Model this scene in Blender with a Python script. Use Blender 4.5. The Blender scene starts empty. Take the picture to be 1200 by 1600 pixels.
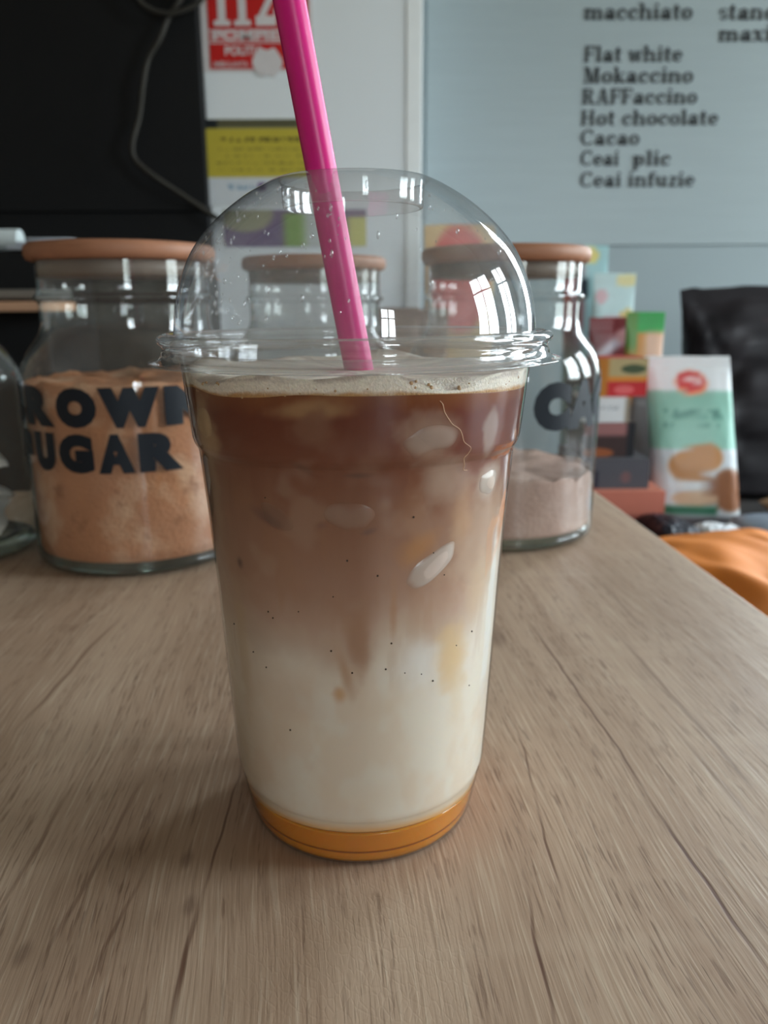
import bpy, bmesh, math, random
import numpy as np
from mathutils import Vector, Matrix
R = math.radians
random.seed(4)
SC = bpy.context.scene
COL = SC.collection

# ------------------------------------------------------------------ camera
PITCH, ROLL, EYE, FPX = R(14.76), R(0.28), 0.14765, 1225.2
fw = Vector((0, math.cos(PITCH), -math.sin(PITCH)))
rt = Vector((1, 0, 0)); up = rt.cross(fw)
rt2 = rt*math.cos(ROLL) - up*math.sin(ROLL)
up2 = rt*math.sin(ROLL) + up*math.cos(ROLL)
cd = bpy.data.cameras.new('camera'); cam = bpy.data.objects.new('camera', cd); COL.objects.link(cam)
cam.matrix_world = Matrix(((rt2.x, up2.x, -fw.x, 0), (rt2.y, up2.y, -fw.y, 0), (rt2.z, up2.z, -fw.z, EYE), (0, 0, 0, 1)))
cd.sensor_fit = 'VERTICAL'; cd.sensor_height = 36; cd.sensor_width = 27
cd.lens = FPX/1600*36
cd.clip_start = 0.01
cd.dof.use_dof = True; cd.dof.focus_distance = 0.183; cd.dof.aperture_fstop = 17.0
SC.camera = cam

def at(px, py, y):
    """point of the place seen at a pixel of the 1200x1600 photo, at depth y"""
    d = fw + rt2*((px-600)/FPX) + up2*((800-py)/FPX)
    return Vector((0, 0, EYE)) + d*(y/d.y)

# ------------------------------------------------------------------ sky, exposure
w = bpy.data.worlds.new('overcast_sky'); SC.world = w; w.use_nodes = True
nt = w.node_tree; nt.nodes.clear()
wo = nt.nodes.new('ShaderNodeOutputWorld'); bg = nt.nodes.new('ShaderNodeBackground')
tc = nt.nodes.new('ShaderNodeTexCoord'); sx = nt.nodes.new('ShaderNodeSeparateXYZ'); cr = nt.nodes.new('ShaderNodeValToRGB')
nt.links.new(tc.outputs['Generated'], sx.inputs[0]); nt.links.new(sx.outputs['Z'], cr.inputs[0])
e = cr.color_ramp.elements
e[0].position = 0.0; e[0].color = (.30, .34, .33, 1)
e[1].position = 0.06; e[1].color = (.86, .95, 1.0, 1)
nt.links.new(cr.outputs[0], bg.inputs[0]); bg.inputs[1].default_value = 8.0
nt.links.new(bg.outputs[0], wo.inputs[0])
SC.view_settings.view_transform = 'Standard'; SC.view_settings.look = 'None'
SC.view_settings.exposure = 1.68; SC.view_settings.gamma = 1.0
SC.view_settings.use_curve_mapping = False
cy = SC.cycles
cy.max_bounces = 10; cy.diffuse_bounces = 5; cy.glossy_bounces = 5; cy.transmission_bounces = 10
cy.transparent_max_bounces = 40; cy.caustics_reflective = False; cy.caustics_refractive = True
cy.sample_clamp_indirect = 6.0; cy.blur_glossy = 0.5

# windows of the room: (wall, a0, a1, z0, z1)
XR, XL, YB, YF, ZF, ZC = 2.20, -1.9, 1.66, -2.6, -1.05, 1.75
WIN_R = [(-0.19, 0.55, 0.02, 1.32), (0.80, 1.42, 0.02, 1.32)]
WIN_F = [(0.82, 1.38, 0.05, 1.20)]
WIN_B = [(0.98, 1.46, 0.02, 1.35)]
def portal(loc, rot, sx_, sy_):
    l = bpy.data.lights.new('daylight_portal', 'AREA'); l.shape = 'RECTANGLE'; l.size = sx_; l.size_y = sy_
    l.cycles.is_portal = True
    o = bpy.data.objects.new('daylight_portal', l); o.location = loc; o.rotation_euler = rot; COL.objects.link(o)
for a0, a1, z0, z1 in WIN_R:
    portal((XR+.10, (a0+a1)/2, (z0+z1)/2), (0, R(90), 0), z1-z0, a1-a0)
for a0, a1, z0, z1 in WIN_F:
    portal(((a0+a1)/2, YF-.10, (z0+z1)/2), (R(90), 0, 0), a1-a0, z1-z0)
for a0, a1, z0, z1 in WIN_B:
    portal(((a0+a1)/2, YB+.10, (z0+z1)/2), (R(-90), 0, 0), a1-a0, z1-z0)

# ------------------------------------------------------------------ helpers
def lin(c):
    return tuple(((v/255)/12.92 if v/255 <= .04045 else ((v/255+.055)/1.055)**2.4) for v in c)

def mat(name, col, rough=.5, spec=.5, metal=0, var=.06, scale=40, bump=0, bscale=200, sss=0, sssr=(1, .6, .4), sscale=.004,
        trans=0, ior=1.45, coat=0, stretch=None, attr=None):
    m = bpy.data.materials.new(name); m.use_nodes = True
    nt = m.node_tree; b = nt.nodes['Principled BSDF']
    t = nt.nodes.new('ShaderNodeTexCoord'); mp = nt.nodes.new('ShaderNodeMapping')
    nt.links.new(t.outputs['Object'], mp.inputs[0])
    if stretch: mp.inputs['Scale'].default_value = stretch
    n = nt.nodes.new('ShaderNodeTexNoise'); n.inputs['Scale'].default_value = scale; n.inputs['Detail'].default_value = 3
    nt.links.new(mp.outputs[0], n.inputs[0])
    if attr:
        a = nt.nodes.new('ShaderNodeAttribute'); a.attribute_name = attr; src = a.outputs['Color']
    else:
        a = nt.nodes.new('ShaderNodeRGB'); a.outputs[0].default_value = (*lin(col), 1); src = a.outputs[0]
    mr = nt.nodes.new('ShaderNodeMapRange'); mr.inputs[3].default_value = 1-var*2; mr.inputs[4].default_value = 1+var*2
    nt.links.new(n.outputs[0], mr.inputs[0])
    mx = nt.nodes.new('ShaderNodeVectorMath'); mx.operation = 'SCALE'
    nt.links.new(src, mx.inputs[0]); nt.links.new(mr.outputs[0], mx.inputs['Scale'])
    nt.links.new(mx.outputs[0], b.inputs['Base Color'])
    b.inputs['Roughness'].default_value = rough; b.inputs['Specular IOR Level'].default_value = spec
    b.inputs['Metallic'].default_value = metal; b.inputs['IOR'].default_value = ior
    b.inputs['Transmission Weight'].default_value = trans; b.inputs['Coat Weight'].default_value = coat
    if sss:
        b.inputs['Subsurface Weight'].default_value = sss; b.inputs['Subsurface Radius'].default_value = sssr
        b.inputs['Subsurface Scale'].default_value = sscale
    if bump:
        n2 = nt.nodes.new('ShaderNodeTexNoise'); n2.inputs['Scale'].default_value = bscale; n2.inputs['Detail'].default_value = 4
        nt.links.new(mp.outputs[0], n2.inputs[0])
        bp = nt.nodes.new('ShaderNodeBump'); bp.inputs['Strength'].default_value = bump; bp.inputs['Distance'].default_value = .001
        nt.links.new(n2.outputs[0], bp.inputs['Height']); nt.links.new(bp.outputs[0], b.inputs['Normal'])
    return m

def thin(name, tint=(.97, .98, .98), f0=.08, rough=.02, haze=.02, edge=(.75, .8, .8), bump=0, bscale=60, hcol=(.8, .85, .88)):
    """clear thin wall: straight-through light, Schlick reflection of both faces, a little haze"""
    m = bpy.data.materials.new(name); m.use_nodes = True; nt = m.node_tree; nt.nodes.clear(); N = nt.nodes.new; L = nt.links.new
    g = N('ShaderNodeNewGeometry'); dt = N('ShaderNodeVectorMath'); dt.operation = 'DOT_PRODUCT'
    L(g.outputs['Normal'], dt.inputs[0]); L(g.outputs['Incoming'], dt.inputs[1])
    ab = N('ShaderNodeMath'); ab.operation = 'ABSOLUTE'; L(dt.outputs['Value'], ab.inputs[0])
    iv = N('ShaderNodeMath'); iv.operation = 'SUBTRACT'; iv.inputs[0].default_value = 1; L(ab.outputs[0], iv.inputs[1])
    pw = N('ShaderNodeMath'); pw.operation = 'POWER'; pw.inputs[1].default_value = 4.5; L(iv.outputs[0], pw.inputs[0])
    fr = N('ShaderNodeMapRange'); fr.inputs[3].default_value = f0; fr.inputs[4].default_value = .95; L(pw.outputs[0], fr.inputs[0])
    p2 = N('ShaderNodeMath'); p2.operation = 'POWER'; p2.inputs[1].default_value = 3; L(iv.outputs[0], p2.inputs[0])
    tm = N('ShaderNodeMix'); tm.data_type = 'RGBA'; L(p2.outputs[0], tm.inputs[0])
    tm.inputs[6].default_value = (*tint, 1); tm.inputs[7].default_value = (*edge, 1)
    tr = N('ShaderNodeBsdfTransparent'); L(tm.outputs[2], tr.inputs[0])
    gl = N('ShaderNodeBsdfGlossy'); gl.inputs['Roughness'].default_value = rough
    hz = N('ShaderNodeBsdfDiffuse'); hz.inputs[0].default_value = (*hcol, 1)
    m1 = N('ShaderNodeMixShader'); L(tr.outputs[0], m1.inputs[1]); L(hz.outputs[0], m1.inputs[2])
    t = N('ShaderNodeTexCoord'); n = N('ShaderNodeTexNoise'); n.inputs['Scale'].default_value = bscale; L(t.outputs['Object'], n.inputs[0])
    hm = N('ShaderNodeMapRange'); hm.inputs[1].default_value = .35; hm.inputs[2].default_value = .75; hm.inputs[3].default_value = haze*.5; hm.inputs[4].default_value = haze*1.8
    L(n.outputs[0], hm.inputs[0]); L(hm.outputs[0], m1.inputs[0])
    m2 = N('ShaderNodeMixShader'); L(fr.outputs[0], m2.inputs[0]); L(m1.outputs[0], m2.inputs[1]); L(gl.outputs[0], m2.inputs[2])
    if bump:
        bp = N('ShaderNodeBump'); bp.inputs['Strength'].default_value = bump; bp.inputs['Distance'].default_value = .001
        L(n.outputs[0], bp.inputs['Height']); L(bp.outputs[0], gl.inputs['Normal'])
    o = N('ShaderNodeOutputMaterial'); L(m2.outputs[0], o.inputs[0])
    return m

def obj(name, bm, m, parent=None, smooth=True, loc=None):
    me = bpy.data.meshes.new(name)
    if isinstance(bm, bpy.types.Mesh): me = bm; me.name = name
    else:
        bm.to_mesh(me); bm.free()
    for p in me.polygons: p.use_smooth = smooth
    me.materials.clear(); me.materials.append(m)
    o = bpy.data.objects.new(name, me); COL.objects.link(o)
    if parent: o.parent = parent
    if loc: o.location = loc
    return o
def tag(o, label=None, cat=None, group=None, kind=None):
    for k, v in (('label', label), ('category', cat), ('group', group), ('kind', kind)):
        if v: o[k] = v
    return o
def empty(name, loc=(0, 0, 0), rot=(0, 0, 0)):
    o = bpy.data.objects.new(name, None); o.location = loc; o.rotation_euler = rot; o.empty_display_size = .02
    COL.objects.link(o); return o
def box(bm, c, s, rz=0, bev=0):
    r = bmesh.ops.create_cube(bm, size=1)
    M = Matrix.Translation(c) @ Matrix.Rotation(rz, 4, 'Z') @ Matrix.Diagonal((*s, 1))
    bmesh.ops.transform(bm, matrix=M, verts=r['verts'])
    if bev:
        ed = {e for v in r['verts'] for e in v.link_edges}
        bmesh.ops.bevel(bm, geom=list(ed), offset=bev, segments=2, affect='EDGES', profile=.5)
    return bm
def bx(c, s, rz=0, bev=0): return box(bmesh.new(), c, s, rz, bev)
def b2(p, q, bev=0):
    return bx([(a+b)/2 for a, b in zip(p, q)], [abs(b-a) for a, b in zip(p, q)], 0, bev)
def lathe(prof, n=96, c=(0, 0), close=False):
    bm = bmesh.new(); rings = []
    for r, z in prof:
        if r < 1e-6: rings.append([bm.verts.new((c[0], c[1], z))])
        else: rings.append([bm.verts.new((c[0]+r*math.cos(2*math.pi*i/n), c[1]+r*math.sin(2*math.pi*i/n), z)) for i in range(n)])
    for a, b in zip(rings, rings[1:]):
        for i in range(n):
            j = (i+1) % n
            if len(a) == 1 and len(b) == 1: continue
            if len(a) == 1: bm.faces.new((a[0], b[j], b[i]))
            elif len(b) == 1: bm.faces.new((a[i], a[j], b[0]))
            else: bm.faces.new((a[i], a[j], b[j], b[i]))
    bmesh.ops.recalc_face_normals(bm, faces=bm.faces)
    return bm
def smooth_prof(pts, k=4):
    """Catmull-Rom through profile points"""
    out = []; P = [pts[0]]+list(pts)+[pts[-1]]
    for i in range(1, len(P)-2):
        p0, p1, p2, p3 = [np.array(q, float) for q in P[i-1:i+3]]
        for j in range(k):
            t = j/k
            out.append(tuple(.5*((2*p1)+(-p0+p2)*t+(2*p0-5*p1+4*p2-p3)*t*t+(-p0+3*p1-3*p2+p3)*t**3)))
    out.append(tuple(pts[-1])); return out
def tube(pts, r, n=12, caps=True, radii=None):
    bm = bmesh.new(); pts = [Vector(p) for p in pts]; rings = []
    prev = None
    for i, p in enumerate(pts):
        d = (pts[min(i+1, len(pts)-1)]-pts[max(i-1, 0)]).normalized()
        if prev is None: a = d.orthogonal().normalized()
        else: a = (prev-d*prev.dot(d)).normalized()
        prev = a; b = d.cross(a); rr = radii[i] if radii else r
        rings.append([bm.verts.new(p+(a*math.cos(2*math.pi*k/n)+b*math.sin(2*math.pi*k/n))*rr) for k in range(n)])
    for x, y in zip(rings, rings[1:]):
        for k in range(n): bm.faces.new((x[k], x[(k+1) % n], y[(k+1) % n], y[k]))
    if caps: bm.faces.new(rings[0][::-1]); bm.faces.new(rings[-1])
    return bm
def curve_pts(pts, k=8):
    P = [pts[0]]+list(pts)+[pts[-1]]; out = []
    for i in range(1, len(P)-2):
        p0, p1, p2, p3 = [np.array(q, float) for q in P[i-1:i+3]]
        for j in range(k):
            t = j/k; out.append(.5*((2*p1)+(-p0+p2)*t+(2*p0-5*p1+4*p2-p3)*t*t+(-p0+3*p1-3*p2+p3)*t**3))
    out.append(np.array(pts[-1], float)); return out
def colour_attr(me, cols):
    a = me.color_attributes.new('print', 'FLOAT_COLOR', 'POINT')
    c = np.ones((len(me.vertices), 4), np.float32); c[:, :3] = cols
    a.data.foreach_set('color', c.ravel())
_rn = np.random.RandomState(7); _tab = _rn.rand(64, 64)
def vnoise(x, y):
    x = np.asarray(x, float); y = np.asarray(y, float)
    xi = np.floor(x).astype(int); yi = np.floor(y).astype(int); fx = x-xi; fy = y-yi
    fx = fx*fx*(3-2*fx); fy = fy*fy*(3-2*fy)
    g = lambda a, b: _tab[a % 64, b % 64]
    return (g(xi, yi)*(1-fx)+g(xi+1, yi)*fx)*(1-fy)+(g(xi, yi+1)*(1-fx)+g(xi+1, yi+1)*fx)*fy
def fbm(x, y): return .55*vnoise(x, y)+.3*vnoise(x*2.1+7, y*2.1+3)+.15*vnoise(x*4.3+1, y*4.3+9)
def sm(a, b, x):
    t = np.clip((x-a)/(b-a), 0, 1); return t*t*(3-2*t)

# ------------------------------------------------------------------ materials of the room
M = {}
M['wall'] = mat('grey_wall_paint', (150, 162, 166), .6, .3, var=.03, scale=3)
M['board'] = mat('satin_menu_board', (156, 168, 172), .35, .5, var=.035, scale=6, stretch=(1, 1, 14))
M['room'] = mat('pale_room_paint', (205, 192, 174), .8, .2, var=.02, scale=2)
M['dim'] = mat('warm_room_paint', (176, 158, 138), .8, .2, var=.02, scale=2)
M['floor'] = mat('grey_floor_tiles', (140, 124, 108), .5, .3, var=.05, scale=5)
M['frame'] = mat('white_window_frame', (200, 203, 205), .4, .4, var=.01)
M['pane'] = thin('window_glass', f0=.05, haze=0, rough=.01)
M['white'] = mat('white_lacquer', (232, 238, 243), .4, .4, var=.02, scale=4)
M['white2'] = mat('white_edge_trim', (244, 248, 250), .35, .4, var=.02)
M['black'] = mat('matt_black', (22, 23, 25), .65, .25, var=.1, scale=8)
M['cable'] = mat('grey_cable_rubber', (56, 54, 50), .6, .3)
M['steel'] = mat('brushed_steel', (150, 148, 145), .35, .5, metal=.7, stretch=(1, 1, 20))
M['copper'] = mat('peach_wood_strip', (190, 150, 122), .5, .3, stretch=(1, 8, 8))
M['shelf'] = mat('dark_lower_worktop', (70, 68, 68), .5, .3)
M['carcass'] = mat('counter_carcass', (120, 105, 92), .6, .3)

def struct(name, bm, m, parent=None):
    o = obj(name, bm, m, parent, smooth=False)
    if not parent: o['kind'] = 'structure'
    return o
T = .12
struct('floor', b2((XL-T, YF-T, ZF-.05), (XR+T, YB+T, ZF)), M['floor'])
struct('ceiling', b2((XL-T, YF-T, ZC), (XR+T, YB+T, ZC+.05)), M['room'])
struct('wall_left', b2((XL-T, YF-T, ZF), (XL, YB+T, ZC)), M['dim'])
def holed(axis, wins, lo, hi, p0, p1, m, name):
    bm = bmesh.new()
    def seg(a0, a1, z0, z1):
        if a1-a0 < 1e-4 or z1-z0 < 1e-4: return
        if axis == 'x': c = ((p0+p1)/2, (a0+a1)/2, (z0+z1)/2); s = (p1-p0, a1-a0, z1-z0)
        else: c = ((a0+a1)/2, (p0+p1)/2, (z0+z1)/2); s = (a1-a0, p1-p0, z1-z0)
        box(bm, c, s)
    cur = lo
    for a0, a1, z0, z1 in wins:
        seg(cur, a0, ZF, ZC); seg(a0, a1, ZF, z0); seg(a0, a1, z1, ZC); cur = a1
    seg(cur, hi, ZF, ZC)
    struct(name, bm, m)
holed('x', WIN_R, YF, YB+T, XR, XR+T, M['room'], 'wall_right')
holed('y', WIN_F, XL, XR, YF-T, YF, M['room'], 'wall_front')
holed('y', WIN_B, XL, XR, YB, YB+T, M['wall'], 'wall_back')
k = 0
for axis, wins, p in (('x', WIN_R, XR+.06), ('y', WIN_B, YB+.06), ('y', WIN_F, YF-.06)):
    for a0, a1, z0, z1 in wins:
        k += 1
        fr = bmesh.new(); t = .045
        def bar(x0, x1, zz0, zz1, d=.05):
            if axis == 'x': box(fr, (p, (x0+x1)/2, (zz0+zz1)/2), (d, x1-x0, zz1-zz0))
            else: box(fr, ((x0+x1)/2, p, (zz0+zz1)/2), (x1-x0, d, zz1-zz0))
        bar(a0, a0+t, z0, z1); bar(a1-t, a1, z0, z1); bar(a0, a1, z0, z0+t); bar(a0, a1, z1-t, z1)
        W = struct('window_%d' % k, fr, M['frame'])
        fr = bmesh.new(); mid = a0+(a1-a0)*.5; zt = z0+(z1-z0)*.72
        bar(mid-.015, mid+.015, z0, z1, .04); obj('mullion', fr, M['frame'], W, False)
        fr = bmesh.new(); bar(a0, a1, zt-.012, zt+.012, .035); obj('transom', fr, M['frame'], W, False)
        fr = bmesh.new(); bar(a0, a1, z0, z1, .006); obj('pane', fr, M['pane'], W, False)

# ------------------------------------------------------------------ slab-serif lettering
class Glyphs:
    TH, TN = .19, .075
    def __init__(s): s.p = []
    def rect(s, x0, y0, x1, y1): s.p.append([(x0, y0), (x1, y0), (x1, y1), (x0, y1)])
    def stem(s, x, y0, y1, top=1, bot=1, w=None):
        w = w or s.TH; s.rect(x, y0, x+w, y1)
        if bot: s.rect(x-.07, y0, x+w+.07, y0+.085)
        if top == 1: s.rect(x-.09, y1-.085, x+w, y1)
        if top == 2: s.rect(x-.07, y1-.085, x+w+.07, y1)
    def bowl(s, cx, cy, rx, ry, a0=0, a1=360, th=None, n=20):
        th = th or s.TH
        for i in range(n):
            q = []
            for (rr, aa) in ((1, i), (1, i+1), (0, i+1), (0, i)):
                a = math.radians(a0+(a1-a0)*aa/n)
                X, Y = (rx, ry) if rr else (rx-th, ry-s.TN)
                q.append((cx+X*math.cos(a), cy+Y*math.sin(a)))
            s.p.append(q)
    def diag(s, x0, y0, x1, y1, w): s.p.append([(x0, y0), (x0+w, y0), (x1+w, y1), (x1, y1)])
def glyph(ch):
    g = Glyphs(); X = .62; C = .92; H = g.TH
    if ch == ' ': return g.p, .34
    if ch == 'm': g.stem(.08, 0, X, 1); g.bowl(.42, X-.28, .27, .28, 0, 150); g.stem(.50, 0, X-.25, 0); g.bowl(.84, X-.28, .27, .28, 0, 150); g.stem(.92, 0, X-.25, 0); return g.p, 1.24
    if ch == 'n': g.stem(.08, 0, X, 1); g.bowl(.44, X-.28, .29, .28, 0, 150); g.stem(.54, 0, X-.25, 0); return g.p, .86
    if ch == 'h': g.stem(.08, 0, C, 1); g.bowl(.44, X-.28, .29, .28, 0, 150); g.stem(.54, 0, X-.25, 0); return g.p, .86
    if ch == 'i': g.stem(.1, 0, X, 1); g.bowl(.19, .82, .1, .1, th=.1); return g.p, .42
    if ch == 'l': g.stem(.1, 0, C, 1); return g.p, .42
    if ch == 't': g.rect(.12, .1, .12+H, .82); g.rect(0, X-.085, .46, X); g.bowl(.33, .14, .21, .15, 180, 320); return g.p, .52
    if ch == 'a': g.rect(.42, 0, .42+H, .42); g.bowl(.34, .40, .27, .23, 0, 165); g.bowl(.27, .19, .24, .20); g.rect(.42, 0, .7, .085); return g.p, .74
    if ch == 'c': g.bowl(.34, .31, .31, .32, 45, 325); g.bowl(.50, .46, .1, .1, th=.1); return g.p, .68
    if ch == 'e': g.bowl(.34, .31, .31, .32, 0, 325); g.rect(.2, .28, .64, .355); return g.p, .70
    if ch == 'o': g.bowl(.35, .31, .33, .32); return g.p, .73
    if ch == 's': g.bowl(.28, .45, .22, .17, 20, 260, th=.14); g.bowl(.30, .17, .24, .18, -160, 90, th=.14); return g.p, .58
    if ch == 'd': g.bowl(.31, .31, .28, .32); g.stem(.46, 0, C, 1); return g.p, .80
    if ch == 'r': g.stem(.08, 0, X, 1); g.bowl(.45, .36, .22, .26, 40, 150, th=.14); g.bowl(.5, .49, .1, .1, th=.1); return g.p, .62
    if ch == 'x': g.diag(.44, 0, .04, X, .2); g.diag(.06, 0, .5, X, .08); g.rect(-.02, X-.08, .3, X); g.rect(.38, 0, .7, .08); g.rect(-.02, 0, .22, .08); g.rect(.42, X-.08, .66, X); return g.p, .70
    if ch == 'k': g.stem(.08, 0, C, 1); g.diag(.2, .25, .5, X, .09); g.diag(.5, 0, .3, .35, .18); g.rect(.44, 0, .74, .08); g.rect(.42, X-.08, .68, X); return g.p, .76
    if ch == 'w':
        g.diag(.2, 0, .04, X, .17); g.diag(.26, 0, .44, X, .07); g.diag(.56, 0, .40, X, .17); g.diag(.62, 0, .80, X, .07); g.rect(-.03, X-.08, .25, X); g.rect(.66, X-.08, .92, X); return g.p, .95
    if ch == 'f': g.rect(.12, 0, .12+H, .7); g.rect(0, X-.085, .46, X); g.bowl(.36, .7, .24, .22, 30, 180); g.rect(.04, 0, .4, .085); return g.p, .5
    if ch == 'p': g.bowl(.43, .31, .28, .32); g.stem(.08, -.28, X, 1); return g.p, .80
    if ch == 'u': g.stem(.08, .2, X, 1, 0); g.bowl(.36, .24, .28, .24, 180, 340); g.stem(.50, 0, X, 1, 0); g.rect(.5, 0, .78, .085); return g.p, .84
    if ch == 'z': g.rect(.04, X-.1, .56, X); g.rect(.04, 0, .56, .1); g.diag(.04, 0, .36, X, .2); return g.p, .62
    if ch == 'F': g.stem(.08, 0, C, 2); g.rect(.08, C-.09, .68, C); g.rect(.6, C-.28, .68, C); g.rect(.2, .42, .5, .5); g.rect(.46, .34, .53, .58); return g.p, .74
    if ch == 'H': g.stem(.08, 0, C, 2); g.stem(.62, 0, C, 2); g.rect(.2, .43, .7, .51); return g.p, .96
    if ch == 'M': g.rect(.12, 0, .19, C); g.rect(0, 0, .32, .085); g.rect(0, C-.085, .25, C); g.diag(.42, 0, .14, C, .2); g.diag(.5, 0, .74, C, .08); g.stem(.76, 0, C, 2); return g.p, 1.1
    if ch == 'R': g.stem(.08, 0, C, 2); g.bowl(.42, .68, .28, .24, -90, 90); g.rect(.2, C-.075, .45, C); g.rect(.2, .44, .45, .515); g.diag(.56, 0, .38, .46, .19); g.rect(.55, 0, .86, .085); return g.p, .90
    if ch == 'A': g.diag(.1, 0, .36, C, .07); g.diag(.58, 0, .34, C, .2); g.rect(-.02, 0, .3, .085); g.rect(.5, 0, .88, .085); g.rect(.2, .28, .62, .36); return g.p, .90
    if ch == 'C': g.bowl(.46, .46, .42, .47, 42, 320); g.rect(.72, .62, .80, .92); return g.p, .90
    if ch == '1': g.stem(.14, 0, C, 1, 0, .22); g.rect(.02, 0, .48, .1); g.diag(.0, .7, .14, .86, .14); return g.p, .54
    if ch == '2': g.bowl(.33, .64, .29, .29, -30, 170, th=.18); g.diag(.05, .08, .40, .52, .2); g.rect(.05, 0, .62, .18); g.rect(.56, 0, .62, .3); return g.p, .70
    return g.p, .5
def slab(text, x0, x1, z, h, y, m, name, parent, th=.0006):
    """letters standing in the x-z plane, facing -y"""
    polys = []; cur = 0
    for ch in text:
        p, adv = glyph(ch)
        polys += [[(a+cur, b) for a, b in q] for q in p]; cur += adv+.03
    sx_ = (x1-x0)/cur
    bm = bmesh.new()
    for i, q in enumerate(polys):
        dy = -(i % 7)*.00002
        vs = [bm.verts.new((x0+a*sx_, y+dy-th, z+b*h)) for a, b in q]
        try: bm.faces.new(vs)
        except Exception: pass
    return obj(name, bm, m, parent, False)
def text_mesh(s, size=1, offset=0.0, res=6):
    cu = bpy.data.curves.new('t', 'FONT'); cu.body = s; cu.size = size; cu.offset = offset; cu.resolution_u = res
    o = bpy.data.objects.new('t', cu); COL.objects.link(o)
    dg = bpy.context.evaluated_depsgraph_get()
    me = bpy.data.meshes.new_from_object(o.evaluated_get(dg))
    bpy.data.objects.remove(o); bpy.data.curves.remove(cu)
    bm = bmesh.new(); bm.from_mesh(me); bpy.data.meshes.remove(me)
    bmesh.ops.remove_doubles(bm, verts=bm.verts, dist=1e-5)
    return bm
def fit_text(bm, w_, h_):
    xs = [v.co.x for v in bm.verts]; ys = [v.co.y for v in bm.verts]
    x0, x1, y0, y1 = min(xs), max(xs), min(ys), max(ys)
    for v in bm.verts: v.co.x = (v.co.x-x0)/(x1-x0)*w_; v.co.y = (v.co.y-y0)/(y1-y0)*h_
def sans(text, x0, x1, z, h, y, m, name, parent, offset=.03):
    bm = text_mesh(text, 1, offset); fit_text(bm, x1-x0, h)
    for v in bm.verts: v.co = Vector((x0+v.co.x, y, z+v.co.y))
    return obj(name, bm, m, parent, False)

# ------------------------------------------------------------------ back wall: menu board, white cabinet, black cabinet
M['ink'] = mat('black_vinyl', (34, 38, 42), .5, .3)
YM = 1.6565
p0 = at(664, 385, YM); 
mb = empty('menu_board', (p0.x, YM, p0.z))
tag(mb, 'grey wall menu board with rows of black slab-serif drink names', 'menu board')
W0 = Matrix.Translation((-p0.x, -YM, -p0.z))
def kid(o):      # keep world coordinates of a part built in world space
    o.matrix_parent_inverse = Matrix.Translation(o.parent.location).inverted(); return o
kid(obj('board_panel', b2((p0.x, YM, p0.z), (.95, YB-.0005, 1.25), .002), M['board'], mb, False))
rows = [('macchiato', 912, 1083, 22), ('standard', 1122, 1272, 22), ('maxi', 1122, 1206, 56), ('Flat white', 912, 1067, 88),
        ('Mokaccino', 911, 1084, 121), ('RAFFaccino', 909, 1090, 154), ('Hot chocolate', 907, 1123, 187), ('Cacao', 906, 1000, 218),
        ('Ceai', 906, 968, 250), ('plic', 988, 1049, 250), ('Ceai infuzie', 905, 1086, 283)]
for s, x0, x1, yy in rows:
    a = at(x0, yy+9, YM); b = at(x1, yy+9, YM)
    kid(slab(s, a.x, b.x, (a.z+b.z)/2, .0300, YM-.001, M['ink'], 'menu_line', mb))

YC = 1.50
xa, xb_, xc = at(330, 330, YC).x, at(634, 200, YC).x, at(659, 200, YC).x
wc = empty('white_cabinet', ((xa+xc)/2, YC, ZF)); tag(wc, 'tall white cabinet with stickers left of the menu board', 'cabinet')
kid(obj('door', b2((xa, YC, ZF), (xb_, YC+.02, 1.3), .002), M['white'], wc, False))
kid(obj('cabinet_body', b2((xa, YC+.02, ZF), (xc, YB-.003, 1.3), .002), M['white'], wc, False))
kid(obj('edge_strip', b2((xb_, YC-.002, ZF), (xc, YC+.02, 1.3), .002), M['white2'], wc, False))
kb = empty('black_cabinet', (-1.0, YC-.02, ZF)); tag(kb, 'large matt black cabinet left of the white one', 'cabinet')
kid(obj('cabinet_body', b2((-1.7, YC-.02, ZF), (xa-.001, YB-.003, 1.3), .003), M['black'], kb, False))
for zz in (.31, -.35):
    kid(obj('shelf_edge', b2((-1.7, YC-.028, zz), (xa-.004, YC-.02, zz+.012), .002), M['black'], kb, False))
# cable hanging in front of the black cabinet
cp = [(222, -80), (236, -20), (280, -5), (276, 8), (262, 30), (250, 60), (232, 92), (224, 130), (218, 180), (207, 225), (212, 250), (240, 275), (285, 305), (345, 345)]
cb = tube(curve_pts([at(x, y, YC-.035-.004*(i % 2)) for i, (x, y) in enumerate(cp)], 6), .0046, 8)
tag(obj('power_cable', cb, M['cable']), 'thin grey cable hanging down the black cabinet with a sharp bend', 'cable')
cp = [(190, -60), (214, -5), (235, 14), (262, 21), (290, 15), (316, -2), (330, -40)]
tag(obj('power_cable', tube(curve_pts([at(x, y, YC-.045) for x, y in cp], 6), .004, 8), M['cable']), 'short grey cable loop dipping in at the top of the black cabinet', 'cable')

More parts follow.
